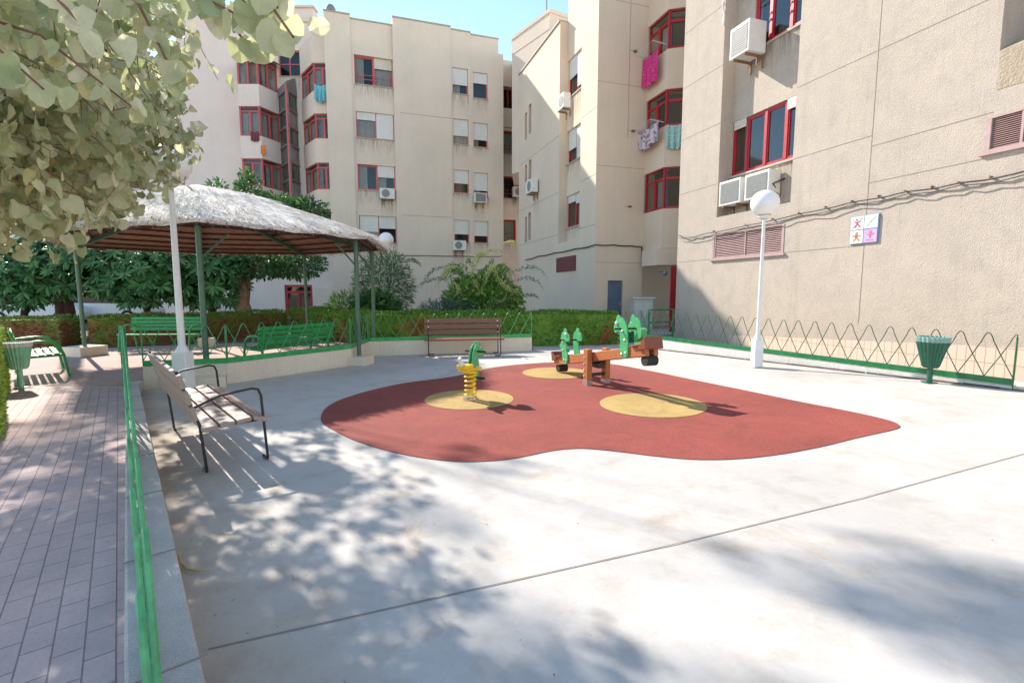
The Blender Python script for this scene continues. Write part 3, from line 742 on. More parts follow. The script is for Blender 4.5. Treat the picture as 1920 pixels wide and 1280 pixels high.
# tiled plinth
m, t, b = nt('plinth_tile'); v = coord(t, 'Object'); 
br = t.nodes.new('ShaderNodeTexBrick'); mp = t.nodes.new('ShaderNodeMapping'); mp.inputs['Rotation'].default_value = (PI/2, 0, 0)
vm = t.nodes.new('ShaderNodeCombineXYZ'); sx = t.nodes.new('ShaderNodeSeparateXYZ'); t.links.new(v, sx.inputs[0]); t.links.new(sx.outputs[1], vm.inputs[0]); t.links.new(sx.outputs[2], vm.inputs[1])
t.links.new(vm.outputs[0], br.inputs['Vector']); br.offset = 0; br.inputs['Scale'].default_value = 1; br.inputs['Brick Width'].default_value = .115; br.inputs['Row Height'].default_value = .24
br.inputs['Mortar Size'].default_value = .005; br.inputs['Color1'].default_value = (.62,.49,.38,1); br.inputs['Color2'].default_value = (.57,.45,.35,1); br.inputs['Mortar'].default_value = (.36,.25,.18,1)
t.links.new(br.outputs[0], b.inputs['Base Color']); b.inputs['Roughness'].default_value = .5; M['plinth'] = m
mb = MB(); a1_ = aC-.02; zA, zB = FR.px(1915, 652)[1], FR.px(1440, 631)[1]; aA, aB_ = FR.px(1915, 652)[0], FR.px(1440, 631)[0]
def zpl(a): return zA+(zB-zA)*(a-aA)/(aB_-aA)
for (o) in (.025,):
    mb.face([FR.pt(aN, -.3, o), FR.pt(a1_-2.2, -.3, o), FR.pt(a1_-2.2, zpl(a1_-2.2), o), FR.pt(aN, zpl(aN), o)])
    mb.face([FR.pt(aN, zpl(aN), o), FR.pt(a1_-2.2, zpl(a1_-2.2), o), FR.pt(a1_-2.2, zpl(a1_-2.2), 0), FR.pt(aN, zpl(aN), 0)])
mb.build('plinth', M['plinth'], rootR)

# ---- cables
def cable(pts, label, r=.014):
    mb = MB(); mb.tube(pts, r, 6)
    o = mb.build('cable', M['cable'], None, True); return tag(o, label, 'cable')
def wob(F, uv, off, n=6, sag=.02):
    out = []
    for i in range(len(uv)-1):
        a0, z0 = F.px(*uv[i], off); a1, z1 = F.px(*uv[i+1], off)
        for k in range(n):
            t_ = k/n; out.append(F.pt(a0+(a1-a0)*t_, z0+(z1-z0)*t_-sag*math.sin(PI*t_), off+.015*math.sin(k*1.7+i)))
    a, z = F.px(*uv[-1], off); out.append(F.pt(a, z, off)); return out
cable(wob(FR, [(1272,440),(1290,445),(1320,438),(1400,422),(1500,400),(1600,378),(1700,359),(1800,343),(1920,322),(2060,296)], .05), 'black cable clipped along the rough wall above the louvers')
cable([p+Vector((-.02,-.02,-.03)) for p in wob(FR, [(1272,443),(1300,444),(1400,424),(1500,402),(1600,380),(1700,361),(1800,344),(1920,325),(2060,299)], .05, 6, .035)], 'thinner black cable sagging just under the clipped one on the rough wall', .009)
mb = MB()
for u_, v_ in ((1340,434),(1400,422),(1450,411),(1500,400),(1550,389),(1600,378),(1650,368),(1700,359),(1750,351),(1800,343),(1860,333)):
    mb = MB(); a, z = FR.px(u_, v_); FR.block(mb, a-.008, a+.008, z-.015, z+.02, 0, .06); mb.build('cable_clip', M['rust'], rootR)
p2 = wob(F2b, [(985,487),(1010,480),(1040,474),(1080,466),(1112,460)], .04, 5, .03)+wob(F2a, [(1116,459),(1150,459),(1185,461),(1203,462)], .04, 5, .02)+[F2a.pt(F2a.px(1204,490)[0], F2a.px(1204,490)[1], .05)]
cable(p2, 'dark cable running round the corner of the tan block over the blue door', .022)
cable(wob(FC, [(738,478),(800,479),(860,480),(930,481),(941,480)], .27, 5, .02), 'dark cable running level across the cream middle block', .02)

# ---- AC units
def ac(F, u, v, off, label, w=.80, h=.56, d=.30, fan='round', turned=False):
    a, z = F.px(u, v, off+d)
    root = empty('air_conditioner', F.pt(a, z-h/2, off+d/2), label, 'air conditioner', 'air conditioners on the facades')
    mb = MB(); F.block(mb, a-w/2, a+w/2, z-h/2, z+h/2, off+.06, off+.06+d); mb.build('body', M['white_ac'], root, bevel=.015)
    mb = MB(); o = off+.06+d
    if fan == 'round':
        c = F.pt(a-.10*w, z, o+.004); n3 = Vector((F.n.x, F.n.y, 0)); d3 = Vector((F.d.x, F.d.y, 0))
        poly = [(math.cos(2*PI*k/20)*h*.38, math.sin(2*PI*k/20)*h*.38) for k in range(20)]
        mb.extrude(poly, c, d3, (0,0,1), .012)
    else:
        for j in range(11): F.block(mb, a-w*.42, a+w*.42, z-h*.4+j*h*.075, z-h*.4+j*h*.075+.034, o+.0, o+.012)
    mb.build('grille', M['grille'], root)
    mb = MB()
    for k in (-.3, .3): F.block(mb, a+k*w-.02, a+k*w+.02, z-h/2-.05, z-h/2-.005, off, off+.06+d); F.block(mb, a+k*w-.018, a+k*w+.018, z-h/2-.28, z-h/2-.05, off, off+.04)
    mb.build('bracket', M['rust'], root)
    if off >= 0: st = MB(); F.quad(st, a-w*.4, a+w*.4, z-h/2-1.5, z-h/2-.02, off+.006); st.build('rain_stain', M['stain'], root)
    return root
ac(FC, 726, 363, .0, 'white air conditioner under the third-storey left window of the middle block')
ac(FC, 901, 371, .12, 'white air conditioner hung in front of the right shuttered window of the middle block', fan='bars', w=.72)
ac(FC, 862, 460, .14, 'lowest white air conditioner on the middle block, left of the narrow pair', w=.74)
FRa = FR
def ac_side(u, v, off, label, h=.62, w=.80, tilt=1):
    # a unit whose grille side is turned along the wall, towards the far corner light
    a, z = FR.px(u, v, off+.3)
    return a, z
def acR(u, v, off, label, w, h, d, fan):
    return ac(FR, u, v, off, label, w, h, d, fan)
acR(1390, 76, rr+.05, 'large white slatted air conditioner beside the top window of the rough wall', .60, .70, .50, 'bars')
acR(1371, 361, rr-.02, 'left of the two white air conditioners under the lower red window', .72, .60, .34, 'bars')
acR(1422, 348, rr-.02, 'right of the two white air conditioners under the lower red window', .72, .60, .34, 'bars')
ac(F2b, 1053, 192, 0, 'white air conditioner high on the sunlit side of the tan block', .62, .55, .3)
ac(F2b, 993, 350, 0, 'upper white air conditioner by the inner corner of the courtyard', .8, .6, .32)
ac(FL, 974, 360, .1, 'lower white air conditioner tucked in the inner corner of the courtyard', .8, .6, .32)
ac(FF, 350, 343, 0, 'white air conditioner glimpsed behind the leaves at the far left', .9, .7, .32)
# broken bracket by the lower AC
mb = MB(); a, z = FR.px(1464, 345, rr); mb.tube([FR.pt(a-.1, z+.1, rr+.0), FR.pt(a-.05, z-.02, rr+.28), FR.pt(a+.02, z-.18, rr+.05)], .02, 6); mb.tube([FR.pt(a, z-.25, rr), FR.pt(a-.05, z-.2, rr+.25)], .018, 6)
tag(mb.build('wall_bracket', M['black_metal'], None), 'bent black steel bracket sticking out beside the lower air conditioners', 'bracket')
# clothes line unit top
mb = MB(); F = FR; a, z = FR.px(1352, 22, .1)
mb.tube([FR.pt(a, z, .02), FR.pt(a-.05, z+.15, .1), FR.pt(a-.8, z+.42, .45), FR.pt(a-1.3, z+.5, .5)], .022, 6); mb.tube([FR.pt(a, z-.3, .02), FR.pt(a-.02, z+.05, .03)], .015, 6); mb.tube([FR.pt(a+.05, z+.2, .03), FR.pt(a-.75, z+.62, .4)], .018, 6)
tag(mb.build('clothes_airer', M['white'], None, True), 'folded white clothes airer at the top of the rough wall', 'clothes airer')

# ---- laundry
def cloth(F, r, off, m, label, cat='laundry', wave=.04, sag=.04, nx=14, nz=8):
    a0, a1, z0, z1 = r; mb = MB(); g = []
    for i in range(nx+1):
        row = []
        for j in range(nz+1):
            t_ = i/nx; q = j/nz
            row.append(F.pt(a0+(a1-a0)*t_, z1-(z1-z0)*q-sag*math.sin(PI*t_)*(1+q)+.02*math.sin(i*1.9), off+wave*math.sin(i*1.3+q*.8)*(.3+q)))
        g.append(row)
    for i in range(nx):
        for j in range(nz): mb.face([g[i][j], g[i][j+1], g[i+1][j+1], g[i+1][j]])
    o = mb.build('laundry', m, None, True); s = o.modifiers.new('t', 'SOLIDIFY'); s.thickness = .012
    return tag(o, label, cat)
F2bay = Fac(b0, -B_); F2bay.n = Vector((-A_.x, -A_.y))
cloth(F2bay, F2bay.rect(1205, 103, 1232, 155, .25), .25, M['pink'], 'bright pink towel hanging below the top bay window')
cloth(F2bay, F2bay.rect(1193, 238, 1232, 268, .3), .3, M['blanket'], 'patterned grey and purple blanket hanging under the middle bay window', wave=.1, sag=.1)
cloth(Fb, Fb.rect(1249, 233, 1282, 276, .08), .08, M['aqua'], 'pale aqua sheet hung over the ledge of the middle bay')
for (v_, lab) in ((96, 'thin clothes line rack under the top bay window'), (236, 'thin clothes line rack under the middle bay window')):
    mb = MB(); z = F2bay.px(1235, v_, 0)[1]
    for k in (.05, 1.05): mb.tube([F2bay.pt(k, z+.02, 0), F2bay.pt(k, z+.06, .55)], .012, 5)
    for k in (.15, .25, .35, .45, .54): mb.tube([F2bay.pt(-.05, z+.05, k), F2bay.pt(1.12, z+.05, k)], .005, 4)
    tag(mb.build('clothes_rack', M['white'], None), lab, 'clothes rack')
FLb = Fac((lb[1][0], Yb), (1, 0))
cloth(FLb, FLb.rect(470, 246, 485, 263, .1), .1, M['red_dark'], 'small red cloth hanging under the second left bay window', wave=.02)
cloth(FLb, FLb.rect(489, 272, 498, 288, .05), .05, M['orange'], 'small orange cloth on the left bay wall', wave=.01)
FRb = Fac((rb[1][0], Yc), (1, 0))
cloth(FRb, FRb.rect(590, 158, 612, 186, .25), .25, M['aqua2'], 'turquoise cloth bundle hanging under the right bay window beside the stairwell', wave=.08, sag=.1)
# antenna on the roof
pa = AT(1025, 24, Yt-2.0); mb = MB(); mb.tube([pa+Vector((0,0,-.4)), pa+Vector((0,0,2.2))], .03, 6)
for k in range(6): mb.tube([pa+Vector((-.35, 0, 1.0+.0*k))+Vector((0,-.3+.12*k,.0)), pa+Vector((.35, -.3+.12*k, 1.0))], .008, 4)
mb.tube([pa+Vector((0,-.4,1.0)), pa+Vector((0,.4,1.0))], .012, 5)
tag(mb.build('antenna', M['grille'], None), 'thin television antenna on the roof tower behind the tan block', 'antenna')

# ---- notice tiles on the rough wall
M['tile_white'] = paint('sign_white', (.72,.73,.76), .35, 0, .04)
M['tile_lilac'] = paint('sign_lilac', (.50,.38,.62), .35, 0, .04)
M['ink_red'] = paint('ink_red', (.45,.09,.12), .5); M['ink_or'] = paint('ink_orange', (.52,.25,.08), .5); M['ink_grey'] = paint('ink_grey', (.38,.36,.42), .5); M['ink_blue'] = paint('ink_blue', (.20,.30,.45), .5); M['ink_pink'] = paint('ink_pink', (.66,.15,.22), .5); M['ink_navy'] = paint('ink_navy', (.08,.08,.20), .5)
sr = FR.rect(1597, 404, 1648, 456); am, zm = (sr[0]+sr[1])/2, (sr[2]+sr[3])/2; q = min(sr[1]-sr[0], sr[3]-sr[2]); q = max(q, .5)
hw, hz = (sr[1]-sr[0])/2, (sr[3]-sr[2])/2
sg = empty('notice_sign', FR.pt(am, sr[2], 0), 'square sign of four picture tiles on the rough beige wall', 'sign')
mb = MB(); FR.block(mb, sr[0]-.006, sr[1]+.006, sr[2]-.006, sr[3]+.006, 0, .02); mb.build('backing', M['ink_blue'], sg)
n3, d3 = Vector((FR.n.x, FR.n.y, 0)), Vector((-FR.d.x, -FR.d.y, 0))
def glyph(par, kind, ca, cz, s, mat):
    o = .036; mb = MB()
    P = lambda x, y: FR.pt(ca-x*s, cz+y*s, o)
    def bar(x0, y0, x1, y1, w=.05): mb.beam(P(x0, y0), P(x1, y1), w*s*2, .004, n3)
    if kind == 'cross': bar(-.7,-.7,.7,.7,.035); bar(-.7,.7,.7,-.7,.035)
    if kind == 'ball':      # crossed-out figure
        bar(0,.2,0,-.2,.12); bar(0,-.1,-.35,-.65,.08); bar(0,-.1,.4,-.6,.08); bar(-.45,.1,.45,.2,.07); bar(-.75,.7,.75,-.75,.03); bar(-.75,-.75,.75,.7,.03)
        mb.extrude([(math.cos(k*PI/6)*.16*s, math.sin(k*PI/6)*.16*s) for k in range(12)], P(-.12,.5), d3, (0,0,1), .004)
    if kind == 'dog':
        bar(0,.3,0,-.2,.16); bar(0,-.1,-.45,-.6,.12); bar(0,-.1,.45,-.6,.12); bar(-.6,.15,.6,.15,.12)
        mb.extrude([(math.cos(k*PI/6)*.22*s, math.sin(k*PI/6)*.22*s) for k in range(12)], P(0,.5), d3, (0,0,1), .004)
    if kind == 'child':
        bar(0,.2,0,-.3,.1); bar(-.55,.35,0,.0,.06); bar(.55,.35,0,.0,.06); bar(-.5,-.6,.5,-.6,.07)
        mb.extrude([(math.cos(k*PI/6)*.24*s, math.sin(k*PI/6)*.24*s) for k in range(12)], P(0,.5), d3, (0,0,1), .004)
    mb.build('pictogram', mat, par)
for (i, j, tm, kd, im) in ((1, 1, 'tile_white', 'ball', 'ink_red'), (-1, 1, 'tile_white', 'cross', 'ink_grey'), (1, -1, 'tile_white', 'dog', 'ink_or'), (-1, -1, 'tile_lilac', 'child', 'ink_pink')):
    ca, cz = am+i*hw/2, zm+j*hz/2; mb = MB(); FR.block(mb, ca-hw/2+.008, ca+hw/2-.008, cz-hz/2+.008, cz+hz/2-.008, .02, .034)
    tl = mb.build('picture_tile', M[tm], sg); glyph(tl, kd, ca, cz, hw/2, M[im])

# ================================================================ GROUND
def sheet(name, poly, z, m, slope=True):
    bm = bmesh.new(); vs = [bm.verts.new((p[0], p[1], 0)) for p in poly]; f = bm.faces.new(vs)
    if f.normal.z < 0: f.normal_flip()
    bmesh.ops.triangulate(bm, faces=bm.faces[:])
    if slope:
        for x in (1, 2.5, 9):
            bmesh.ops.bisect_plane(bm, geom=bm.verts[:]+bm.edges[:]+bm.faces[:], plane_co=(x, 0, 0), plane_no=(1, 0, 0))
    for v in bm.verts: v.co.z = (gz(v.co.x) if slope else 0)+z
    bmesh.ops.recalc_face_normals(bm, faces=bm.faces[:])
    if bm.faces and sum(f.normal.z for f in bm.faces) < 0: bmesh.ops.reverse_faces(bm, faces=bm.faces[:])
    me = bpy.data.meshes.new(name); bm.to_mesh(me); bm.free(); me.materials.append(m)
    o = bpy.data.objects.new(name, me); C.objects.link(o); return tag(o, kind='structure')
sheet('ground', [(-220,-220),(220,-220),(220,220),(-220,220)], -.03, M['plaza'])
kd = Vector((-.632, .775)).normalized(); kn = Vector((.775, .632)).normalized()
kr0 = Vector((-1.2, 1.71)); kl0 = Vector((-1.49, 1.71))
crn = Vector((-5.78, 7.43))
play = [tuple(kr0-kd*9), tuple(kr0), (-5.72, 7.25), (-4.7, 7.75), (-3.15, 9.9), (-3.25, 11.25), (.55, 12.3), (.55, 13.4), (3.5, 13.6), (3.6, 17.5), (20, 17.5), (20, -9)]
sheet('play_pavement', play, -.004, M['concrete'])
ang = math.atan2(kd.y, kd.x)
M['pavers'] = pavers('brick_pavers', -ang)
L0 = kl0-kd*9; far = kl0+kd*7.3
p7 = G(250, 727); p8 = G(60, 727)
sheet('paved_path', [tuple(L0), tuple(p7.xy), tuple(p8.xy), (-9.5, 7.4), (-14, 3), (-6, -9)], -.004, M['pavers'], False)
# kerb strip carrying the fence
mb = MB(); P0 = kr0-kd*9; P1 = crn
bm_poly = [tuple(L0), tuple(P0), tuple(kr0), (-5.70, 7.22), tuple(crn), (-6.02, 7.38), tuple(kl0)]
sheet('paving_band', [tuple(G(60,727).xy), tuple(p7.xy), tuple(p7.xy+Vector((-.08,.1))), tuple(G(60,727).xy+Vector((-.06,.12)))], .001, M['kerb'], False)
mb.prism(bm_poly, -.03, .115); o = mb.build('kerb', M['kerb'], None, bevel=.012); tag(o, kind='structure')
mb = MB()
for k in range(0, 9):
    c0 = kl0+kd*(k*1.0-1.2); c1 = c0+kn*.262+kd*0.0
    mb.beam((*(c0+kn*.0), .1165), (*(c0+kn*.25), .1165), .008, .003)
tag(mb.build('kerb_joint', M['joint'], None), kind='structure')
# expansion joint in the slab
jl, jr = G(390, 1215), G(1920, 850); jr2 = jl+(jr-jl)*1.6
mb = MB(); N = 30
for k in range(N):
    a = jl.lerp(jr2, k/N); b_ = jl.lerp(jr2, (k+1)/N); d = (b_-a).xy.normalized(); nn = Vector((-d.y, d.x))*.004
    mb.face([(a.x-nn.x, a.y-nn.y, gz(a.x)), (b_.x-nn.x, b_.y-nn.y, gz(b_.x)), (b_.x+nn.x, b_.y+nn.y, gz(b_.x)), (a.x+nn.x, a.y+nn.y, gz(a.x))])
j1, j2 = G(455, 760), G(600, 752)
tag(mb.build('slab_joint', M['joint'], None), kind='structure')
# red rubber
red_px = [(600,785),(606,768),(625,754),(660,741),(700,730),(760,717),(830,709),(870,702),(905,692),(950,685),(1010,680),(1080,677),(1147,681),(1230,697),(1320,716),(1400,732),(1500,753),(1590,770),(1650,783),(1678,791),(1690,799),(1682,804),(1650,811),(1600,822),(1550,835),(1500,845),(1450,853),(1400,859),(1340,862),(1280,860),(1220,854),(1160,846),(1110,841),(1080,840),(1040,843),(1000,852),(960,860),(920,864),(870,866),(820,862),(760,853),(700,838),(655,822),(625,806),(607,796)]
def smooth(pts, it=2):
    for _ in range(it):
        o = []
        for i in range(len(pts)):
            a, b = pts[i], pts[(i+1) % len(pts)]; o += [a*.75+b*.25, a*.25+b*.75]
        pts = o
    return pts
rp = smooth([G(*q).xy for q in red_px], 2)
rub = sheet('rubber_surface', [tuple(p) for p in rp], .002, M['rubber_red'])
for (cx, cy, r) in ((*G(880, 748).xy, .62), (*G(1222, 758).xy, .68), (*G(1042, 699).xy, .62)):
    o = sheet('rubber_circle', [(cx+r*math.cos(k*PI/32), cy+r*math.sin(k*PI/32)) for k in range(64)], .006, M['rubber_yel'])
sheet('garden_soil', [(-3.6,11.9),(.5,12.6),(3.4,13.5),(3.0,17.2),(.4,25.5),(-9,27.5),(-22,28),(-22,13),(-12,12.8),(-9,14.2),(-6,15)], -.012, M['soil'])
sheet('garden_path', [(-3.25,11.25),(.55,12.3),(.5,12.6),(-3.6,11.9)], -.006, M['plaza'], False)

# ================================================================ FENCES + LOW WALLS
def arcs(mb, A, B, z0, z1, sp, r=.0065, off=.009, n=7, spread=1.0):
    A, B = Vector(A), Vector(B); L = (B-A).xy.length; d = (B-A)/L; nn = Vector((-d.y, d.x, 0)).normalized()
    cnt = max(1, int(round(L/sp))-0); sp = L/cnt
    for i in range(cnt+1):
        c = i*sp; o = nn*(off if i % 2 else -off); pts = []
        prof = [(-1,0),(-.5,.5),(-.22,.80),(-.14,.92),(-.06,.985),(0,1),(.06,.985),(.14,.92),(.22,.80),(.5,.5),(1,0)]
        for (x, z) in prof:
            t_ = c+x*sp*spread
            if t_ < -.001 or t_ > L+.001:
                continue
            pts.append(A+d*t_+o+Vector((0,0,z0+(z1-z0)*z)))
        if i == 0: pts = [A+o+Vector((0,0,z0))]+pts
        if i == cnt: pts = pts+[B+o+Vector((0,0,z0))]
        if len(pts) > 1: mb.tube(pts, r, n)
def low_wall(path, h, w, label, railh=.085, rmat='green', wmat='wall_cream', z1=.97, sp=.3, zr=None, name='low_wall', flabel=None, z0=0):
    pts = [Vector((*p[:2], 0)) for p in path]
    root = empty('low_wall', (pts[0].x, pts[0].y, z0), label, 'low wall')
    mb = MB()
    for i in range(len(pts)-1):
        p, q = pts[i], pts[i+1]; d = (q-p).normalized(); n_ = Vector((-d.y, d.x, 0))
        e = .0 if i == 0 else .02
        mb.prism([tuple((p-d*e).xy), tuple(q.xy), tuple((q+n_*w).xy), tuple((p-d*e+n_*w).xy)], -.05, h+i*.0015)
    mb.build('wall', M[wmat], root)
    fr = empty('loop_fence', (pts[0].x, pts[0].y, h), flabel, 'fence', 'looped green fences round the play area')
    for i in range(len(pts)-1):
        p, q = pts[i], pts[i+1]; d = (q-p).normalized(); n_ = Vector((-d.y, d.x, 0)); mb = MB()
        p2, q2 = p+n_*.03, q+n_*.03
        mb.beam(p2+Vector((0,0,h+.003+i*.0015+railh/2)), q2+Vector((0,0,h+.003+i*.0015+railh/2)), .035, railh); mb.build('rail', M[rmat], fr)
        mb = MB(); arcs(mb, p2, q2, h+railh, z1, sp); mb.build('loops', M['green_lt'], fr, True)
        for e in ((p2, q2) if i == 0 else (q2,)): mb = MB(); mb.tube([e+Vector((0,0,h+.01)), e+Vector((0,0,z1-.05))], .011, 7); mb.build('post', M['green_lt'], fr)
    return root, fr
low_wall([(-5.78,7.43), (-4.66,7.78), (-3.30,9.80), (-3.34,11.2), (.51,12.25)], .335, .2, 'low cream wall bending round the thatched shelter to the brown bench', flabel='green looped fence on the low cream wall round the thatched shelter', rmat='green_bench')
# right fence on its white wall
rA, rB = G(1240, 656), G(1896, 730)
dR = (rB-rA).xy.normalized(); rA2 = rA.xy-dR*.75; nR = Vector((-dR.y, dR.x))
root = empty('low_wall', (*rA2, .05), 'low white stained wall under the right hand fence', 'low wall')
mb = MB()
for k in range(8):
    a = rA2.lerp(rB.xy, k/8); b_ = rA2.lerp(rB.xy, (k+1)/8)
    za = .42+(.335-.42)*k/8; zb_ = .42+(.335-.42)*(k+1)/8
    P = [(*a, -.1), (*b_, -.1), (*(b_+nR*.18), -.1), (*(a+nR*.18), -.1), (*a, za-.09), (*b_, zb_-.09), (*(b_+nR*.18), zb_-.09), (*(a+nR*.18), za-.09)]
    n = len(mb.v); mb.v += P; mb.f += [(n,n+1,n+5,n+4),(n+1,n+2,n+6,n+5),(n+2,n+3,n+7,n+6),(n+3,n,n+4,n+7),(n+4,n+5,n+6,n+7)]
mb.build('wall', M['wall_white'], root)
mb = MB(); rgm = random.Random(4)
for k in range(60):
    a = rA2.lerp(rB.xy, (k+rgm.random())/60); L_g = rgm.uniform(.05,.22); c = a-nR*.012; z = gz(c.x)
    mb.obox((c.x, c.y, z+.008), Vector((*dR,0))*L_g, Vector((*nR,0))*rgm.uniform(.008,.02), (0,0,rgm.uniform(.004,.014)))
mb.build('foot_grime', M['soil'], root)
fr = empty('loop_fence', (*rA2, .3), 'long green looped fence along the rough beige wall on the right', 'fence', 'looped green fences round the play area')
a3 = Vector((*(rA2+nR*.03), 0)); b3_ = Vector((*(rB.xy+nR*.03), 0))
mb = MB(); mb.beam(a3+Vector((0,0,.385)), b3_+Vector((0,0,.30)), .035, .085); mb.build('rail', M['green'], fr)
mb = MB()
Lr = (b3_-a3).length; cnt = 25
A3 = a3+Vector((0,0,.42)); B3 = b3_+Vector((0,0,.34))
arcs(mb, A3, B3, 0, .60, .29, .0062); mb.build('loops', M['green_loop'], fr, True)
for p in (A3, B3): mb = MB(); mb.tube([p+Vector((0,0,-.3)), p+Vector((0,0,.56))], .011, 7); mb.build('post', M['green'], fr)
pe = Vector((*(rB.xy+dR*.18), .2)); mb = MB(); mb.box(pe.x-.02, pe.x+.02, pe.y-.02, pe.y+.02, .05, .98); mb.box(pe.x-.01, pe.x+1.6, pe.y-.01, pe.y+.01, .9, .94); mb.box(pe.x, pe.x+1.6, pe.y-.01, pe.y+.01, .4, .44)
tag(mb.build('gate', M['green'], None), 'green gate post at the right end of the looped fence', 'gate')
# green gate near entrance
p0 = AT(1217, 600, 13.4); p1 = AT(1262, 600, 13.9); root = empty('gate', (p0.x, p0.y, .1), 'dark green tubular gate by the red entrance door of the tan block', 'gate')
mb = MB(); zt_ = AT(1230, 581, 13.5).z
for z in (zt_, zt_-.35, .25): mb.tube([(p0.x, p0.y, z), (p1.x, p1.y, z)], .022, 7)
for p in (p0, p1): mb.tube([(p.x, p.y, .05), (p.x, p.y, zt_+.02)], .03, 7)
mb.build('gate_frame', M['green'], root)
# far grey loop fence left of gate
fr = empty('loop_fence', AT(1175, 620, 13.9), 'short faded looped fence between the hedge end and the green gate', 'fence', 'looped green fences round the play area')
a_, b_ = AT(1172, 620, 13.9), AT(1214, 620, 13.5); mb = MB(); arcs(mb, (a_.x, a_.y, 0), (b_.x, b_.y, 0), .38, .95, .25, .0065); mb.build('loops', M['green_lt'], fr, True)
mb = MB(); mb.beam((a_.x, a_.y, .34), (b_.x, b_.y, .34), .035, .08); mb.beam((a_.x, a_.y, .15), (b_.x, b_.y, .15), .16, .3); mb.build('rail', M['green'], fr)
# left kerb fence (runs towards and under the camera)
ka = Vector((*((kl0+kr0)/2-kn*.035+kd*7.05), 0)); kb = Vector((*((kl0+kr0)/2-kn*.035-kd*3.2), 0))
fr = empty('loop_fence', ka+Vector((0,0,.115)), 'bright green looped fence running down the kerb on the left towards the viewer', 'fence', 'looped green fences round the play area')
mb = MB(); arcs(mb, ka, kb, .115, .97, .29, .0068, .009); mb.build('loops', M['green_lt'], fr, True)
mb = MB(); mb.box(ka.x-.03, ka.x+.03, ka.y-.03, ka.y+.03, .1, 1.0); mb.build('post', M['green_lt'], fr); mb = MB(); mb.tube([ka+Vector((0,0,.14)), kb+Vector((0,0,.14))], .012, 6); mb.build('rail', M['green_lt'], fr)

# ================================================================ GAZEBO
PA, PB, PF, PE, PD, PC, PG = [Vector(p) for p in ((-5.0,7.78), (-3.2,9.97), (-3.6,12.5), (-5.88,13.77), (-8.54,13.35), (-10.31,11.51), (-7.95,8.65))]
ring = [PA, PB, PF, PE, PD, PC, PG]; cen = Vector((-6.75, 10.6)); zE = 2.52; zApex = 3.70
gz_root = empty('thatched_shelter', (cen.x, cen.y, 0), 'large open shelter with ragged pale thatch on green posts', 'shelter')
for p in ring[:6]:
    mb = MB(); mb.tube([(p.x, p.y, .05), (p.x, p.y, zE+.02)], .045, 10); o = mb.build('post', M['green_post'], gz_root, True)
    mb = MB(); i = ring.index(p)
    for q in (ring[(i+1) % 7], ring[i-1]):
        if p is PG or q is PG: continue
        d = (q-p).normalized(); mb.tube([(p.x, p.y, zE-.5), (p.x+d.x*.45, p.y+d.y*.45, zE-.06)], .018, 6)
    if mb.v: mb.build('brace', M['green_post'], gz_root)
mb = MB()
for i in range(7): p, q = ring[i], ring[(i+1) % 7]; mb.beam((p.x, p.y, zE+.035), (q.x, q.y, zE+.035), .03, .03)
mb.build('eave_beam', M['bark_dark'], gz_root)
for p in ring:
    mb = MB(); mb.beam((p.x, p.y, zE+.02), (cen.x, cen.y, zApex-.2), .07, .09); mb.build('rafter', M['green_post'], gz_root)
m, t, b = nt('thatch'); v = coord(t); nn_ = noise(t, 9, 8, .8, coord(t, 'Object', (1.6, 1.6, 5)), .8); g_ = t.nodes.new('ShaderNodeNewGeometry')
c1 = ramp(t, nn_, [(.22, (.66,.56,.47)), (.30, (.92,.89,.85)), (.6, (.93,.92,.91))]); t.links.new(c1, b.inputs['Base Color']); b.inputs['Roughness'].default_value = .95; bump(t, b, nn_, .35, .008); M['thatch'] = m
m, t, b = nt('reed_lining'); rg = noise(t, 3, 6, .7, coord(t, 'Object', (2, 2, 40)), .2)
t.links.new(ramp(t, rg, [(.35, (.15,.08,.055)), (.6, (.40,.23,.16))]), b.inputs['Base Color']); b.inputs['Roughness'].default_value = .9; bump(t, b, rg, .8, .02); M['reed'] = m
M['straw'] = leafmat('straw', [(.40,.32,.24), (.82,.78,.72), (.90,.88,.84), (.86,.82,.78)], .1, .9)
M['straw_dark'] = leafmat('dry_reed', [(.14,.08,.05), (.32,.20,.12), (.5,.38,.27)], .1, .9)
def ringpt(th_i, k, z, over): pass
over = [cen+(p-cen)*(1+.26/(p-cen).length) for p in ring]
mbt = MB(); mbu = MB(); NS = 10; NR = 12
rt = random.Random(3)
def roofz(k): return zE+.10+(zApex-zE-.1)*(1-k)+ .10*math.sin(PI*k)
prev = None; cols_ = []
for i in range(7):
    a, b_ = over[i], over[(i+1) % 7]
    for j in range(NS):
        cols_.append((a.lerp(b_, j/NS)))
grid = []
for ci, e in enumerate(cols_):
    row = []
    for r_ in range(NR+1):
        k = r_/NR; p = cen.lerp(e, k)
        jt = rt.uniform(-.006, .006)+(.055 if r_ <= 5 else 0)
        row.append((p.x+rt.uniform(-.012,.012)*k, p.y+rt.uniform(-.012,.012)*k, roofz(k)+.03+jt-(rt.uniform(0,.05) if r_ == NR else 0)))
    grid.append(row)
n = len(grid)
for ci in range(n):
    for r_ in range(NR):
        a, b_ = grid[ci], grid[(ci+1) % n]
        mbt.face([a[r_], a[r_+1], b_[r_+1], b_[r_]])
    a, b_ = grid[ci], grid[(ci+1) % n]
    lo = lambda q: (q[0], q[1], q[2]-.07)
    mbt.face([a[NR], lo(a[NR]), lo(b_[NR]), b_[NR]])
mbt.build('thatch', M['thatch'], gz_root, True)
for i in range(7):
    a, b_ = over[i], over[(i+1) % 7]
    mbu.face([(a.x, a.y, zE+.055), (b_.x, b_.y, zE+.055), (cen.x, cen.y, zApex-.1)])
mbu.build('reed_lining', M['reed'], gz_root)
mb = MB()                                   # purlins under the reeds
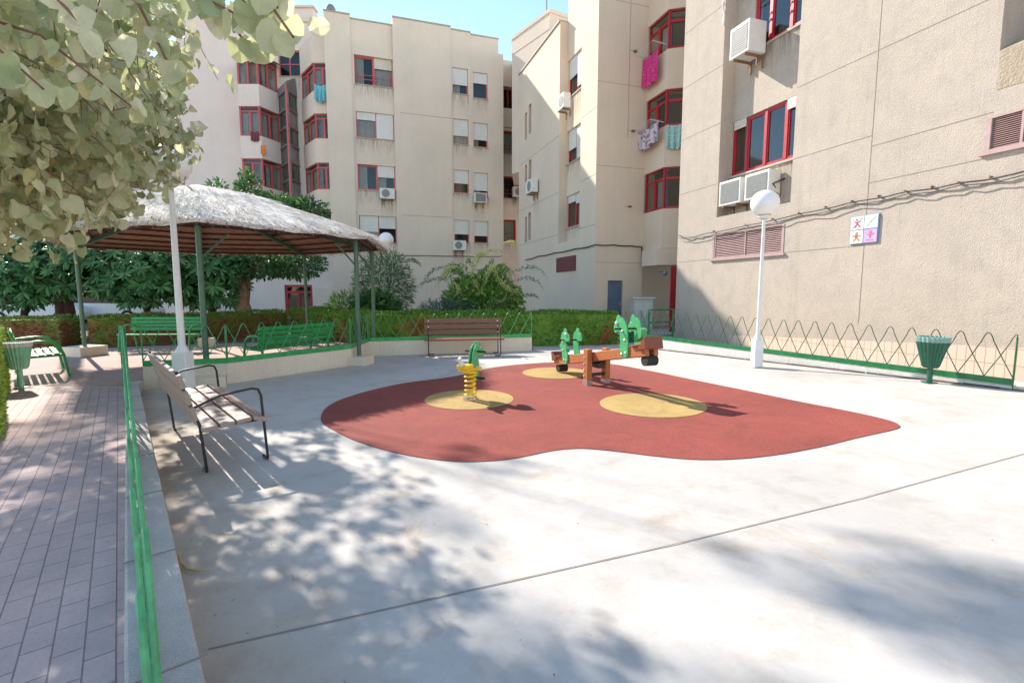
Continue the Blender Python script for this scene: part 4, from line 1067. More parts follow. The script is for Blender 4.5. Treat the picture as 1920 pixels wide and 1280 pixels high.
for i in range(7):
    for k in (.2, .35, .48, .6, .7, .8, .89, .97):
        a, b_ = cen.lerp(over[i], k), cen.lerp(over[(i+1) % 7], k); z = zE+.055+(zApex-.1-zE-.055)*(1-k)-.03
        mb.beam((a.x, a.y, z), (b_.x, b_.y, z), .035, .035)
mb.build('purlin', M['bark_dark'], gz_root)
def straws(cnt, matn, zoff, rag):
    ms = MB()
    for _ in range(cnt):
        i = rt.randrange(7); e = over[i].lerp(over[(i+1) % 7], rt.random()); k = math.sqrt(rt.uniform(.02, 1.0)) if not rag else rt.uniform(.95, 1.01)
        p = cen.lerp(e, k); d = (e-cen).normalized(); th = rt.gauss(0, .22) if not rag else rt.uniform(-.9,.9)
        d = Vector((d.x*math.cos(th)-d.y*math.sin(th), d.x*math.sin(th)+d.y*math.cos(th)))
        L = rt.uniform(.15, .5) if not rag else rt.uniform(.08, .22); w = rt.uniform(.003, .008)
        z = roofz(k)-.07+zoff+(.055 if k < .43 else 0)+rt.uniform(-.004, .018)
        if rag: z -= rt.uniform(0, .11)
        sl = (zApex-zE)/3.4*(.8 if not rag else rt.uniform(.3, 1.6))
        A0 = Vector((p.x, p.y, z)); A1 = Vector((p.x+d.x*L, p.y+d.y*L, z-sl*L)); s_ = Vector((-d.y, d.x, rt.uniform(-.4,.4)))*w
        ms.face([A0-s_, A1-s_*.3, A1+s_*.3, A0+s_])
    return ms
straws(17000, 'straw', .115, False).build('loose_straw', M['straw'], gz_root)
straws(3800, 'straw_dark', .09, True).build('ragged_fringe', M['straw_dark'], gz_root)
# post pedestals
for p, lab, w, h in ((Vector((-4.95,7.62)), 'cream concrete block under the front shelter post behind the lamp post', .60, .16), (Vector((-3.17,9.93)), 'cream block under the shelter post left of the brown bench', .42, .17), (PE, 'concrete block under the rear shelter post behind the slatted green bench', .4, .2), (PD, 'concrete block under the rear shelter post seen between lamp and hedge', .42, .22), (PC, 'concrete block under the far left shelter post', .62, .2)):
    mb = MB(); a = math.atan2(p.y-cen.y, p.x-cen.x); d = Vector((math.cos(a), math.sin(a))); e = Vector((-d.y, d.x))
    if p.x == -4.95: d, e = Vector((.28,-.96)), Vector((.96,.28))
    mb.prism([tuple(p+d*w/2+e*w/2), tuple(p-d*w/2+e*w/2), tuple(p-d*w/2-e*w/2), tuple(p+d*w/2-e*w/2)], -.03, h)
    tag(mb.build('concrete_block', M['wall_cream'], None, bevel=.012), lab, 'block')

# ================================================================ LAMPS
def lamp_parts(root, h, r0=.045, base_h=.55, base_w=.09, gr=.25):
    mb = MB(); mb.obox((0,0,base_h/2), (base_w,0,0), (0,base_w,0), (0,0,base_h/2)); mb.build('base', M['white'], root, world=False, bevel=.015)
    mb = MB(); mb.tube([(0,0,base_h), (0,0,base_h+.10)], [base_w*.95, r0], 14, False); mb.tube([(0,0,base_h+.09), (0,0,h-gr+.02)], [r0, r0*.72], 14); mb.lathe([(.06,-.03),(.10,0),(.10,.03),(.05,.05)], (0,0,h-gr), 14); mb.build('pole', M['white'], root, True, world=False)
    mb = MB(); mb.lathe([(.07,0),(.075,.03),(.105,.045),(.11,.075),(.09,.08)], (0,0,h-gr-.02), 16); mb.build('collar', M['grille'], root, True, world=False)
    mb = MB(); mb.sphere((0,0,h), gr, 32, 18, .95); mb.build('globe', M['globe'], root, True, world=False)
pl_ = G(1418, 688); hR = AT(1433, 381, pl_.y).z-pl_.z
l1 = empty('street_lamp', pl_, 'white globe lamp on a pole in front of the right hand looped fence', 'street lamp', 'white globe lamps'); lamp_parts(l1, hR, .036, .52, .08, .24)
l2 = empty('street_lamp', (-4.74, 6.85, 0), 'white globe lamp post behind the near wooden bench, its globe among leaves', 'street lamp', 'white globe lamps'); lamp_parts(l2, 3.25, .048, .64, .10, .27)
pc = AT(724, 449, 17.3); l3 = empty('street_lamp', (pc.x, pc.y, 0), 'farthest white globe lamp, rising behind the hedge before the cream block', 'street lamp', 'white globe lamps'); lamp_parts(l3, pc.z, .045, .55, .09, .26)

# ================================================================ BENCHES
def wood_bench(loc, axis, label, worn, L=1.8):
    """axis: unit vector along the bench; front to the right of axis"""
    rz = math.atan2(axis[1], axis[0]); root = empty('park_bench', loc, label, 'bench', 'wooden slatted benches', rz)
    mt = M['wood_grey'] if worn else M['wood_dark']
    # local: x along bench, -y front
    for k in range(4):
        mb = MB(); y = -.235+k*.125; z = .43-(.012*k) - (.02 if k == 0 else 0); mb.obox((0, y, z), (L/2, 0, 0), (0, .055, .018 if k == 0 else -.005), (0, 0, .019)); mb.build('seat_slat', mt, root, world=False, bevel=.006)
    for k in range(3):
        mb = MB(); z = .53+k*.135; y = .225+(z-.45)*.26; mb.obox((0, y, z), (L/2, 0, 0), (0, .018, -.004), (0, .013, .056)); mb.build('back_slat', mt, root, world=False, bevel=.006)
    for sgn in (-1, 1):
        x = sgn*(L/2-.09); mb = MB(); r = .0115
        mb.tube([(x-sgn*.14, -.30, .014), (x-sgn*.01, -.30, .016), (x, -.30, .04), (x, -.27, .60), (x, -.25, .655), (x, -.20, .67), (x, .05, .64), (x, .245, .56)], r, 8)
        mb.tube([(x-sgn*.12, .17, .014), (x-sgn*.01, .17, .016), (x, .17, .04), (x, .20, .42), (x, .225, .50), (x, .335, .88)], r, 8)
        mb.tube([(x, -.285, .385), (x, .20, .385)], r, 8)
        mb.build('side_frame', M['black_metal'], root, True, world=False)
        for k in range(3):
            mb = MB(); z = .53+k*.135; y = .225+(z-.45)*.26-.03; mb.obox((x, y, z), (.012,0,0), (0,.006,0), (0,0,.012)); mb.build('bolt', M['steel'], root, world=False)
    mb = MB(); mb.tube([(-L/2+.09, .0, .385), (L/2-.09, .0, .385)], .012, 6); mb.build('stretcher', M['black_metal'], root, world=False)
    return root
# near bench: back legs (-2.54,3.82) .. (-3.77,5.17); front to +x+y
ax = Vector((-2.54+3.77, 3.82-5.17)).normalized()      # pointing towards the camera end
nb = (Vector((-2.54,3.82))+Vector((-3.77,5.17)))/2; fr_ = Vector((-ax.y, ax.x))  # left of axis
# choose axis so that front (-y local) points to (+,+)
ax2 = -ax; ctr = nb+Vector((.73,.69)).normalized()*.2
wood_bench((ctr.x, ctr.y, -.004), ax2, 'near wooden slatted bench with dark steel arms beside the left kerb', True, 1.95)
pb1, pb2 = G(800, 670), G(935, 667); axb = (pb2-pb1).xy.normalized(); cb = (pb1+pb2)/2
wood_bench((cb.x-axb.y*(-.0), cb.y+.28, 0), axb, 'far brown wooden bench standing against the low cream wall', False, 1.85)
def green_bench(loc, axis, label, L=1.7):
    rz = math.atan2(axis[1], axis[0]); root = empty('park_bench', loc, label, 'bench', 'green slatted metal benches', rz)
    g = M['green_bench']
    for k in range(5):
        mb = MB(); y = -.22+k*.1; mb.obox((0, y, .43-.006*k), (L/2,0,0), (0,.036,0), (0,0,.012)); mb.build('seat_slat', g, root, world=False)
    for k in range(4):
        mb = MB(); z = .54+k*.09; y = .24+(z-.5)*.22; mb.obox((0, y, z), (L/2,0,0), (0,.010,-.002), (0,.008,.034)); mb.build('back_slat', g, root, world=False)
    for sgn in (-1, 1):
        x = sgn*(L/2-.1); mb = MB(); r = .022
        mb.tube([(x, -.36, .0), (x, -.31, .40), (x, -.26, .56), (x, -.16, .64), (x, .0, .66), (x, .28, .63)], r, 8)
        mb.tube([(x, .30, .0), (x, .22, .40), (x, .25, .52), (x, .34, .86)], r, 8); mb.tube([(x, -.31, .40), (x, .22, .39)], r, 8)
        mb.build('side_frame', g, root, True, world=False)
    return root
q0_, q1_ = G(133, 706), G(117, 687)
ax3 = (q1_-q0_).xy.normalized(); side = Vector((-ax3.y, ax3.x)); side = side if side.x < 0 else -side
# front faces +x: local -y = front => axis such that -y local = -side
axx = Vector((side.y, -side.x)); cc = q0_.xy.lerp(q1_.xy, .5)+side*.36
green_bench((cc.x, cc.y, -.02), axx, 'green metal bench seen end on beside the left litter bin', 1.45)
bA, bB = Vector((-4.72, 8.95)), Vector((-3.92, 10.45)); cc = (bA+bB)/2; axx = (bA-bB).normalized()   # front to the left/back
green_bench((cc.x-.25, cc.y+.12, 0), axx, 'green slatted bench inside the shelter with its back to the low cream wall', 1.75)
green_bench((-8.95, 12.25, 0), (1, .05), 'green bench at the rear of the shelter behind the near lamp post', 1.9)

# ================================================================ LITTER BINS
def bin_(loc, label, rt_, rb_, z0, z1, m, rim, rw=1.02):
    root = empty('litter_bin', loc, label, 'litter bin', 'green litter bins')
    mb = MB(); h = z1-z0
    prof = [(.01, z0), (rb_*.8, z0), (rb_, z0+.03), (rb_+(rt_-rb_)*.55, z0+h*.5), (rt_, z1-.07)]
    mb.lathe(prof, (0,0,0), 144, .05, 22); mb.lathe([(rt_*.93, z1-.07), (rb_*.95, z0+.05), (.01, z0+.05)], (0,0,0), 32)
    mb.build('bucket', M[m], root, True, world=False)
    mb = MB(); mb.lathe([(rt_, z1-.072), (rt_*rw, z1-.065), (rt_*(rw+.02), z1), (rt_*.99, z1+.005), (rt_*.94, z1-.03), (rt_*.93, z1-.07)], (0,0,0), 144, .05, 22); mb.build('rim', M[rim], root, True, world=False)
    mb = MB(); mb.tube([(0,0,0), (0,0,z0+.02)], .035, 10); mb.box(-.07,.07,-.07,.07,-.0,.012); mb.build('pole', M[m], root, world=False)
    return root
pb_ = G(1742, 717); bin_(pb_, 'dark green fluted litter bin by the right hand fence', .185, .10, .22, .67, 'green_dark', 'bin_rim_sheen')
pb_ = G(40, 727); bin_((pb_.x, pb_.y, 0), 'pale green litter bin with white rim by the left hedge', .165, .11, .30, .72, 'bin_pale', 'white', 1.04)

# ================================================================ SPRING RIDER
base = G(882, 749); base.z = .008
sr_ = empty('spring_rider', base, 'small green horse rider on a yellow spring, on the left yellow circle', 'spring rider')
mb = MB(); mb.lathe([(.001,0),(.11,0),(.11,.012),(.001,.012)], (0,0,0), 24); mb.build('base_plate', M['steel'], sr_, world=False)
mb = MB(); turns = 5.5; pts = []
for k in range(111):
    t_ = k/110; an = t_*turns*2*PI; rr_ = .080-.012*math.sin(PI*t_)
    pts.append((rr_*math.cos(an), rr_*math.sin(an), .03+.35*t_))
mb.tube(pts, .0165, 8); mb.build('spring', M['yellow'], sr_, True, world=False)
fd = Vector((.50, .866)).normalized()       # facing direction of the horse (away, to the right)
sd = Vector((fd.y, -fd.x)); f3 = Vector((fd.x, fd.y, 0)); s3 = Vector((sd.x, sd.y, 0))
mb = MB(); mb.lathe([(.001,.37),(.10,.37),(.10,.40),(.001,.40)], (0,0,0), 18); mb.obox(Vector((0,0,.425)), f3*.17, s3*.08, (0,0,.022)); mb.obox(-f3*.12+Vector((0,0,.475)), f3*.09, s3*.085, (0,0,.028)); mb.build('seat', M['yellow'], sr_, world=False, bevel=.012)
horse = [(.05,.42),(.08,.33),(.11,.26),(.19,.25),(.22,.33),(.21,.42),(.22,.50),(.19,.58),(.22,.60),(.30,.57),(.345,.58),(.355,.63),(.32,.69),(.27,.74),(.25,.79),(.215,.80),(.20,.76),(.15,.755),(.105,.70),(.07,.62),(.06,.54),(.04,.49)]
for k in (-.028, .028):
    mb = MB(); mb.extrude([(x-.05, z) for x, z in horse], s3*k, f3, (0,0,1), .02); mb.build('side_panel', M['play_green'], sr_, world=False, bevel=.004)
mb = MB(); c = f3*.13+Vector((0,0,.66)); mb.tube([c-s3*.17, c+s3*.17], .015, 8); mb.build('handlebar', M['rubber'], sr_, world=False)
mb = MB(); c = f3*.10+Vector((0,0,.29)); mb.tube([c-s3*.17, c+s3*.17], .018, 8); mb.build('foot_bar', M['rubber'], sr_, world=False)
for k in (-.042, .042):
    mb = MB(); mb.sphere(f3*.19+s3*k+Vector((0,0,.71)), .018, 10, 6); mb.sphere(f3*.10+s3*k+Vector((0,0,.45)), .014, 10, 6); mb.build('bolt', M['steel'], sr_, world=False)
# tail / back crest
mb = MB(); mb.extrude([(-.16,.45),(-.24,.50),(-.27,.60),(-.23,.62),(-.19,.55),(-.12,.50)], (0,0,0), f3, (0,0,1), .03); mb.build('tail', M['white'], sr_, world=False)

# ================================================================ SEESAW
lowE = G(1050, 697); lowE = Vector((lowE.x, lowE.y, .21)); mid = Vector((1.38, 7.72, .455)); bdir = (mid-lowE).normalized(); half = (mid-lowE).length
highE = mid+bdir*half*1.06
ss = empty('seesaw', (mid.x, mid.y, gz(mid.x)), 'wooden seesaw with two green horse heads on a red rubber surface', 'seesaw')
b2d = Vector((bdir.x, bdir.y, 0)).normalized(); side = Vector((b2d.y, -b2d.x, 0)); upb = side.cross(bdir).normalized()
if upb.z < 0: upb = -upb
for k in (-.075, .075):
    mb = MB(); a = lowE-bdir*.05+side*k; b_ = highE+side*k; mb.obox((a+b_)/2, bdir*(b_-a).length/2, side*.035, upb*.075); mb.build('beam', M['wood_play'], ss, bevel=.01)
for sg_ in (-1, 1):
    for q in (-.13, .13):
        pp = Vector((mid.x, mid.y, 0))+side*(.175*sg_)+b2d*q*0+b2d*(q)
    mb = MB(); pp = Vector((mid.x, mid.y, 0))+side*.17*sg_
    z0 = gz(pp.x); mb.obox(pp+Vector((0,0,(.06+.58)/2+z0)), b2d*.065, side*.045, (0,0,.26)); mb.build('post', M['wood_play'], ss, bevel=.008)
    mb = MB(); mb.obox(pp+Vector((0,0,.035+z0)), b2d*.07, side*.05, (0,0,.04)); mb.build('post_shoe', M['steel'], ss)
    mb = MB()
    for z in (.14, .24, .34, .44):
        for q in (-.03,): mb.sphere(pp+side*sg_*.048+b2d*q+Vector((0,0,z+z0)), .015, 8, 5)
    mb.build('bolt', M['steel'], ss)
mb = MB(); mb.tube([Vector((mid.x, mid.y, mid.z-.08))-side*.17, Vector((mid.x, mid.y, mid.z-.08))+side*.17], .03, 10); mb.obox(Vector((mid.x, mid.y, .17)), b2d*.02, side*.16, (0,0,.025)); mb.obox(Vector((mid.x, mid.y, mid.z-.14)), b2d*.14, side*.06, (0,0,.03)); mb.build('axle', M['black_metal'], ss)
hp = [(-.09,-.05),(-.05,-.09),(0,-.105),(.05,-.09),(.09,-.05),(.10,.06),(.075,.18),(.065,.29),(.10,.325),(.185,.30),(.215,.34),(.21,.42),(.15,.47),(.12,.54),(.08,.57),(.035,.55),(.01,.51),(-.05,.50),(-.10,.43),(-.125,.31),(-.12,.14)]
for e, sgn in ((lowE, 1), (highE, -1)):
    dirc = bdir*sgn; c = e+dirc*.46+Vector((0,0,.02)); s_ = .95
    for k in (-.124, .124):
        mb = MB(); mb.extrude([(x*s_, z*s_) for x, z in hp], c+side*k, dirc, upb, .022); mb.build('horse_head', M['play_green'], ss, bevel=.004)
        mb = MB(); q = 1 if k > 0 else -1
        for (x, z) in ((-.045,-.02), (.05,-.03), (-.05,.16), (-.02,.30)): mb.sphere(c+side*(k+q*.014)+dirc*x+upb*z, .016, 8, 5)
        mb.build('bolt', M['steel'], ss)
        mb = MB(); mb.sphere(c+side*(k+q*.014)+dirc*.12*s_+upb*.45*s_, .028, 12, 8); mb.build('eye', M['white'], ss, True)
    mb = MB(); h = c+upb*.33+dirc*.02; mb.tube([h-side*.24, h+side*.24], .015, 8); mb.build('handlebar', M['rubber'], ss)
    mb = MB(); mb.extrude([(-.02,.0),(-.16,.05),(-.2,.16),(-.13,.19),(-.05,.10),(.0,.06)], c-dirc*.14+upb*.12, dirc, upb, .1); mb.build('inner_block', M['play_green'], ss)
    # seat pan with raised back, reddish brown
    st = e+dirc*.13+upb*.085; mb = MB(); mb.obox(st, dirc*.15, side*.145, upb*.014); mb.obox(e-dirc*.05+upb*.10, dirc*.014, side*.145, upb*.085)
    for k in (-.135, .135): mb.extrude([(-.05,0),(-.05,.16),(.03,.10),(.12,.02),(.12,0)], e+side*k+upb*.02, dirc, upb, .018)
    mb.build('seat', M['seat_red'], ss, bevel=.006)
    mb = MB(); bc = e+dirc*.06-upb*.13
    mb.tube([bc-side*.09, bc+side*.09], .075, 14); mb.build('bumper', M['rubber'], ss, True)

# ================================================================ TWIG, CABINETS, CARS
mb = MB(); pts = [G(345, 1034)+Vector((0,0,.012)), G(336, 1045)+Vector((0,0,.02)), G(338, 1058)+Vector((0,0,.014)), G(350, 1069)+Vector((0,0,.01)), G(370, 1073)+Vector((0,0,.01)), G(394, 1072)+Vector((0,0,.008))]
M['pod'] = paint('dry_pod', (.50,.34,.09), .8, 0, .3, 30); mb.tube(pts, [.003,.005,.006,.005,.004,.002], 6); tag(mb.build('dry_twig', M['pod'], None, True), 'curved yellow dry twig lying on the concrete by the kerb', 'twig')
pk = AT(1205, 590, 15.2)
mb = MB(); mb.box(pk.x-.28, pk.x+.32, 15.2, 15.6, 0, 1.28); mb.box(pk.x-.34, pk.x+.38, 15.12, 15.65, 1.28, 1.33); mb.box(pk.x-.24, pk.x+.0, 15.185, 15.2, .1, 1.2); mb.box(pk.x+.03, pk.x+.28, 15.185, 15.2, .1, 1.2)
tag(mb.build('utility_cabinet', M['cab'], None, bevel=.01), 'pale grey meter cabinet against the tan block beside the green gate', 'cabinet')
M['car_white'] = paint('white_car_paint', (.74,.75,.76), .25, 0, .03); M['car_dark'] = paint('dark_car_glass', (.02,.022,.025), .1)
def car(loc, rz, label):
    root = empty('parked_car', loc, label, 'car', 'white cars parked behind the hedge', rz)
    body = [(-2.1,.28),(2.1,.28),(2.15,.55),(2.05,.80),(1.3,.92),(.75,1.40),(-.95,1.45),(-1.75,1.0),(-2.1,.90),(-2.15,.5)]
    mb = MB(); mb.extrude(body, (0,0,0), (1,0,0), (0,0,1), 1.7); mb.build('body', M['car_white'], root, world=False, bevel=.06)
    gl_ = [(1.18,.94),(.72,1.34),(-.9,1.38),(-1.55,.98)]
    for y in (-.853, .853): mb = MB(); mb.extrude(gl_, (0,y,0), (1,0,0), (0,0,1), .012); mb.build('side_window', M['car_dark'], root, world=False)
    for x in (-1.3, 1.3):
        for y in (-.78, .78):
            mb = MB(); mb.tube([(x, y-.1, .31), (x, y+.1, .31)], .31, 20); w_ = mb.build('wheel', M['rubber'], root, world=False)
            mb = MB(); mb.tube([(x, y-.105, .31), (x, y+.105, .31)], .18, 14); mb.build('rim', M['steel'], w_, world=False)
    return root
pcar = AT(205, 580, 24.0); car((pcar.x, 24.0, 0), .15, 'white car parked behind the hedge and trees, seen under the shelter roof')
pcar = AT(85, 585, 23.0); car((pcar.x, 23.0, 0), .1, 'white car at the far left, behind the gap in the hedge')

# ================================================================ VEGETATION
def rmat(r):
    a, b_, c_ = r.uniform(0, 2*PI), r.uniform(0, 2*PI), r.uniform(0, 2*PI)
    return Matrix.Rotation(a, 3, 'Z') @ Matrix.Rotation(b_, 3, 'X') @ Matrix.Rotation(c_, 3, 'Z')
ROUND = [(0,0,0),(.30,-.10,.03),(.50,.18,.07),(.48,.50,.06),(.28,.80,.03),(0,.98,-.03),(-.28,.80,.03),(-.48,.50,.06),(-.50,.18,.07),(-.30,-.10,.03)]
OVAL = [(0,0,0),(.20,.3,.04),(.18,.7,.03),(0,1,-.04),(-.18,.7,.03),(-.20,.3,.04)]
def leaves(mb, p, X, Yv, Zv, size, shape, curl=0, asp=1):
    if curl or asp != 1: shape = [(x*asp, y, z+.13*abs(x)+curl*(x*x*1.6-.3*y*y)+abs(curl)*.25*math.sin(y*5+x*3)) for x, y, z in shape]
    n = len(mb.v); out = []
    for (x, y, z) in shape: out.append(tuple(p+(X*x+Yv*y+Zv*z)*size))
    mb.v += out; k = len(shape)
    mb.v.append(tuple(p+(Yv*.45-Zv*.05)*size)); c = n+k
    for i in range(k): mb.f.append((n+i, n+(i+1) % k, c))
def in_ell(r, c, rad, shell=0):
    while True:
        v = Vector((r.uniform(-1,1), r.uniform(-1,1), r.uniform(-1,1)))
        if shell <= v.length <= 1: return Vector((c[0]+v.x*rad[0], c[1]+v.y*rad[1], c[2]+v.z*rad[2])), v
# --- near tree with round leaves
rn = random.Random(11)
nt_root = empty('round_leaf_tree', (-7.1, 3.4, 0), 'overhanging tree with pale round heart-shaped leaves at the upper left', 'tree')
blobs = [((-7.4,7.3,4.9),(2.2,2.4,1.1),5200), ((-3.25,4.1,2.85),(.55,.6,.6),1100), ((-5.8,5.2,4.5),(2.1,2.1,1.4),4700), ((-3.75,3.35,3.2),(1.4,1.35,1.2),5200), ((-2.9,2.55,2.55),(.9,.8,.72),2200), ((-2.0,2.0,2.65),(.7,.6,.42),650), ((-3.55,3.2,2.35),(.9,.8,.62),1900), ((-4.6,4.3,2.75),(1.2,1.0,.75),2200), ((-6.0,5.6,3.2),(1.4,1.2,.8),1500)]
mb = MB(); tw = MB(); tot = 0
def canopy_ok(p):
    # keep the crown above the hanging limit (a real drooping skirt): lower further from the trunk is not allowed
    return True
clusters = []
for (c, rad, cnt) in blobs:
    k = cnt//14
    for _ in range(k):
        q, v = in_ell(rn, c, rad); clusters.append(q)
for q in clusters:
    d = Vector((rn.uniform(-.3,1), rn.uniform(-.8,.8), rn.uniform(-.7,.2))).normalized(); L = rn.uniform(.25,.5)
    wig = Vector((rn.gauss(0,.04), rn.gauss(0,.04), rn.gauss(0,.03))); tw.tube([q-d*L*.6+Vector((0,0,.06)), q-d*L*.2+wig, q+d*L*.15-wig, q+d*L*.5-Vector((0,0,.06))], [.003,.0026,.002,.0012], 4, False)
    for k in range(14):
        t_ = rn.uniform(-.6,.55); p = q+d*L*t_+Vector((rn.gauss(0,.05), rn.gauss(0,.05), rn.gauss(0,.04)))
        # hanging leaves: blade points down and outwards, face tilted at random
        Yv = Vector((rn.gauss(0,.55), rn.gauss(0,.55), -1.0)).normalized(); X = Yv.cross(Vector((rn.gauss(0,1), rn.gauss(0,1), rn.gauss(0,.4)))).normalized(); Z = X.cross(Yv)
        leaves(mb, p, X, Yv, Z, rn.uniform(.045,.095), ROUND, rn.gauss(0,.35), rn.uniform(.72,1.1))
# the nearest spray
for (a, b_, n_) in (((-1.75,1.55,2.62),(-.62,1.40,2.19),30), ((-1.6,1.35,2.55),(-1.0,1.25,2.09),24), ((-2.0,1.5,2.5),(-1.35,1.45,2.08),30), ((-1.5,1.6,2.7),(-.80,1.62,2.38),26), ((-1.9,1.7,2.45),(-1.3,1.75,2.12),30), ((-2.2,1.9,2.4),(-1.9,1.7,1.96),26), (tuple(AT(300,-60,1.7)), tuple(AT(470,95,1.45)), 22), (tuple(AT(380,-70,1.55)), tuple(AT(550,70,1.3)), 20), (tuple(AT(420,-60,1.5)), tuple(AT(520,15,1.35)), 16), (tuple(AT(200,-40,1.9)), tuple(AT(330,150,1.7)), 26)):
    a, b_ = Vector(a), Vector(b_); m_ = (a+b_)/2+Vector((0,0,.08)); tw.tube([a, m_, b_], [.006,.005,.003], 6, False)
    for k in range(n_):
        t_ = (k+.5)/n_; p = (a*(1-t_)**2+m_*2*t_*(1-t_)+b_*t_*t_)+Vector((rn.gauss(0,.03), rn.gauss(0,.03), -.0))
        Yv = Vector((rn.gauss(0.1,.4), rn.gauss(0,.3), -1)).normalized(); X = Yv.cross(Vector((rn.gauss(0,.5), 1, rn.gauss(0,.3)))).normalized(); Z = X.cross(Yv)
        leaves(mb, p, X, Yv, Z, rn.uniform(.05,.082), ROUND, rn.gauss(0,.3), rn.uniform(.78,1.08))
mb.build('crown', M['leaf_near'], nt_root)
for (a, m_, b_, r_) in (((-7.1,3.4,0),(-6.9,3.6,2.0),(-6.2,4.2,3.6),.16), ((-6.7,3.8,2.5),(-5.0,3.7,3.2),(-3.2,3.0,3.1),.06), ((-6.3,4.1,3.2),(-4.6,4.6,3.9),(-3.0,3.4,3.6),.05), ((-5.0,3.7,3.2),(-3.4,2.5,2.8),(-1.7,1.6,2.68),.03), ((-5.6,3.9,3.0),(-4.4,3.9,2.6),(-3.5,3.3,2.2),.03), ((-3.4,2.6,2.82),(-2.6,2.2,2.5),(-2.0,1.9,2.45),.014)):
    a, m_, b_ = Vector(a), Vector(m_), Vector(b_); pts = [a*(1-t_)**2+m_*2*t_*(1-t_)+b_*t_*t_ for t_ in [k/8 for k in range(9)]]
    tw.tube(pts, [r_*(1-.7*k/8) for k in range(9)], 8)
tw.build('branches', M['twig'], nt_root, True)

# --- generic crowns
def crown(mb, c, rad, n, size, r, shape=OVAL, droop=.3, shell=.35):
    for _ in range(n):
        p, v = in_ell(r, c, rad, shell); o = (v+Vector((0,0,.3))).normalized()
        Yv = (o+Vector((r.gauss(0,.5), r.gauss(0,.5), r.gauss(0,.4)-droop))).normalized(); X = Yv.cross(Vector((r.gauss(0,1), r.gauss(0,1), r.gauss(0,1)))).normalized()
        leaves(mb, p, X, Yv, X.cross(Yv), size*r.uniform(.7,1.3), shape)
def rosettes(mb, c, rad, n, size, r, k=9, shell=.45):
    LONG = [(0,0,0),(.13,.35,.03),(.15,.65,.03),(.05,.92,-.02),(0,1,-.05),(-.05,.92,-.02),(-.15,.65,.03),(-.13,.35,.03)]
    for _ in range(n):
        p, v = in_ell(r, c, rad, shell); up = (v*1.0+Vector((0,-.25,.55))).normalized()
        X0 = up.cross(Vector((0,0,1))); X0 = X0.normalized() if X0.length > .01 else Vector((1,0,0)); Y0 = up.cross(X0); s_ = size*r.uniform(.7,1.2)
        for j in range(k):
            an = 2*PI*j/k+r.uniform(-.2,.2); d = X0*math.cos(an)+Y0*math.sin(an); Yv = (d+up*r.uniform(-.1,.55)-Vector((0,0,.2))).normalized(); X = Yv.cross(up).normalized()
            leaves(mb, p, X, Yv, X.cross(Yv)*-1, s_*r.uniform(.8,1.1), LONG)
def trunk(mb, p0, p1, r0, r1, r, kink=.1, n=6):
    p0, p1 = Vector(p0), Vector(p1); pts = []
    for k in range(n+1):
        t_ = k/n; q = p0.lerp(p1, t_); 
        if 0 < k < n: q += Vector((r.gauss(0,kink), r.gauss(0,kink), 0))
        pts.append(q)
    mb.tube(pts, [r0+(r1-r0)*k/n for k in range(n+1)], 10)
rg_ = random.Random(21)
# dark rosette-leaved trees along the back left
for i, (u, Y, zc, rad, lab) in enumerate(((30, 16.0, 2.1, (2.0,1.4,1.15), 'dark glossy-leaved tree at the left edge, behind the far left hedge'), (165, 16.5, 2.6, (2.3,1.5,1.2), 'dark glossy-leaved tree with a red-brown trunk at the gap in the hedge'), (265, 16.2, 2.35, (1.9,1.3,1.35), 'dark glossy-leaved tree seen left of the near lamp post under the shelter'), (385, 17.2, 2.4, (1.7,1.2,1.5), 'dark glossy-leaved tree seen right of the near lamp post under the shelter'))):
    x = (u-960)/900*Y; root = empty('broadleaf_tree', (x, Y, 0), lab, 'tree', 'dark glossy-leaved trees behind the shelter'); mb = MB()
    rosettes(mb, (x, Y, zc), rad, 330, .34, rg_); crown(mb, (x, Y+.3, zc), (rad[0]*.85, rad[1]*.8, rad[2]*.85), 900, .2, rg_, OVAL)
    mb.build('crown', M['leaf_dark'], root)
    mb = MB(); tx = (133-960)/900*Y if i == 1 else x+.2; trunk(mb, (tx, Y, -.05), (tx+.1, Y, zc), .17 if i == 1 else .11, .08, rg_, .05)
    for k in range(5):
        e, _ = in_ell(rg_, (x, Y, zc), rad, .3); trunk(mb, (tx, Y, zc-1.1+.15*k), e, .06, .02, rg_, .05, 4)
    mb.build('trunk', M['bark_dark'], root, True)
# tree with a pale trunk
Yt2 = 17.6; x = (457-960)/900*Yt2; root = empty('branching_tree', (x, Yt2, 0), 'tree with a thick orange-brown trunk behind the shelter, twigs above its roof', 'tree'); mb = MB()
for (dx, zc, rad, n_) in ((.55, 2.55, (1.6,1.2,.55), 1300), (-.4, 2.75, (1.1,1.0,.6), 700), (2.0, 2.5, (1.1,.9,.5), 700), (.45, 5.0, (.42,.4,.85), 420), (1.3, 4.55, (.9,.7,.4), 460), (2.5, 4.35, (.75,.5,.5), 420), (-.7, 5.0, (.35,.4,.5), 150), (1.9, 4.5, (.5,.4,.3), 200)):
    crown(mb, (x+dx, Yt2, zc), rad, int(n_*1.5), .17, rg_, OVAL, .5, .1)
mb.build('crown', M['leaf_mid'], root); mb = MB(); trunk(mb, (x, Yt2, -.05), (x+.05, Yt2, 2.2), .27, .26, rg_, .03)
for (dx, z) in ((.9,3.2), (-.7,3.3), (2.2,3.1), (.45,5.3), (2.6,4.1), (-.6,4.6), (1.2,4.3)): trunk(mb, (x+.05, Yt2, 2.0), (x+dx, Yt2, z), .12, .02, rg_, .08, 5)
mb.build('trunk', M['bark'], root, True)
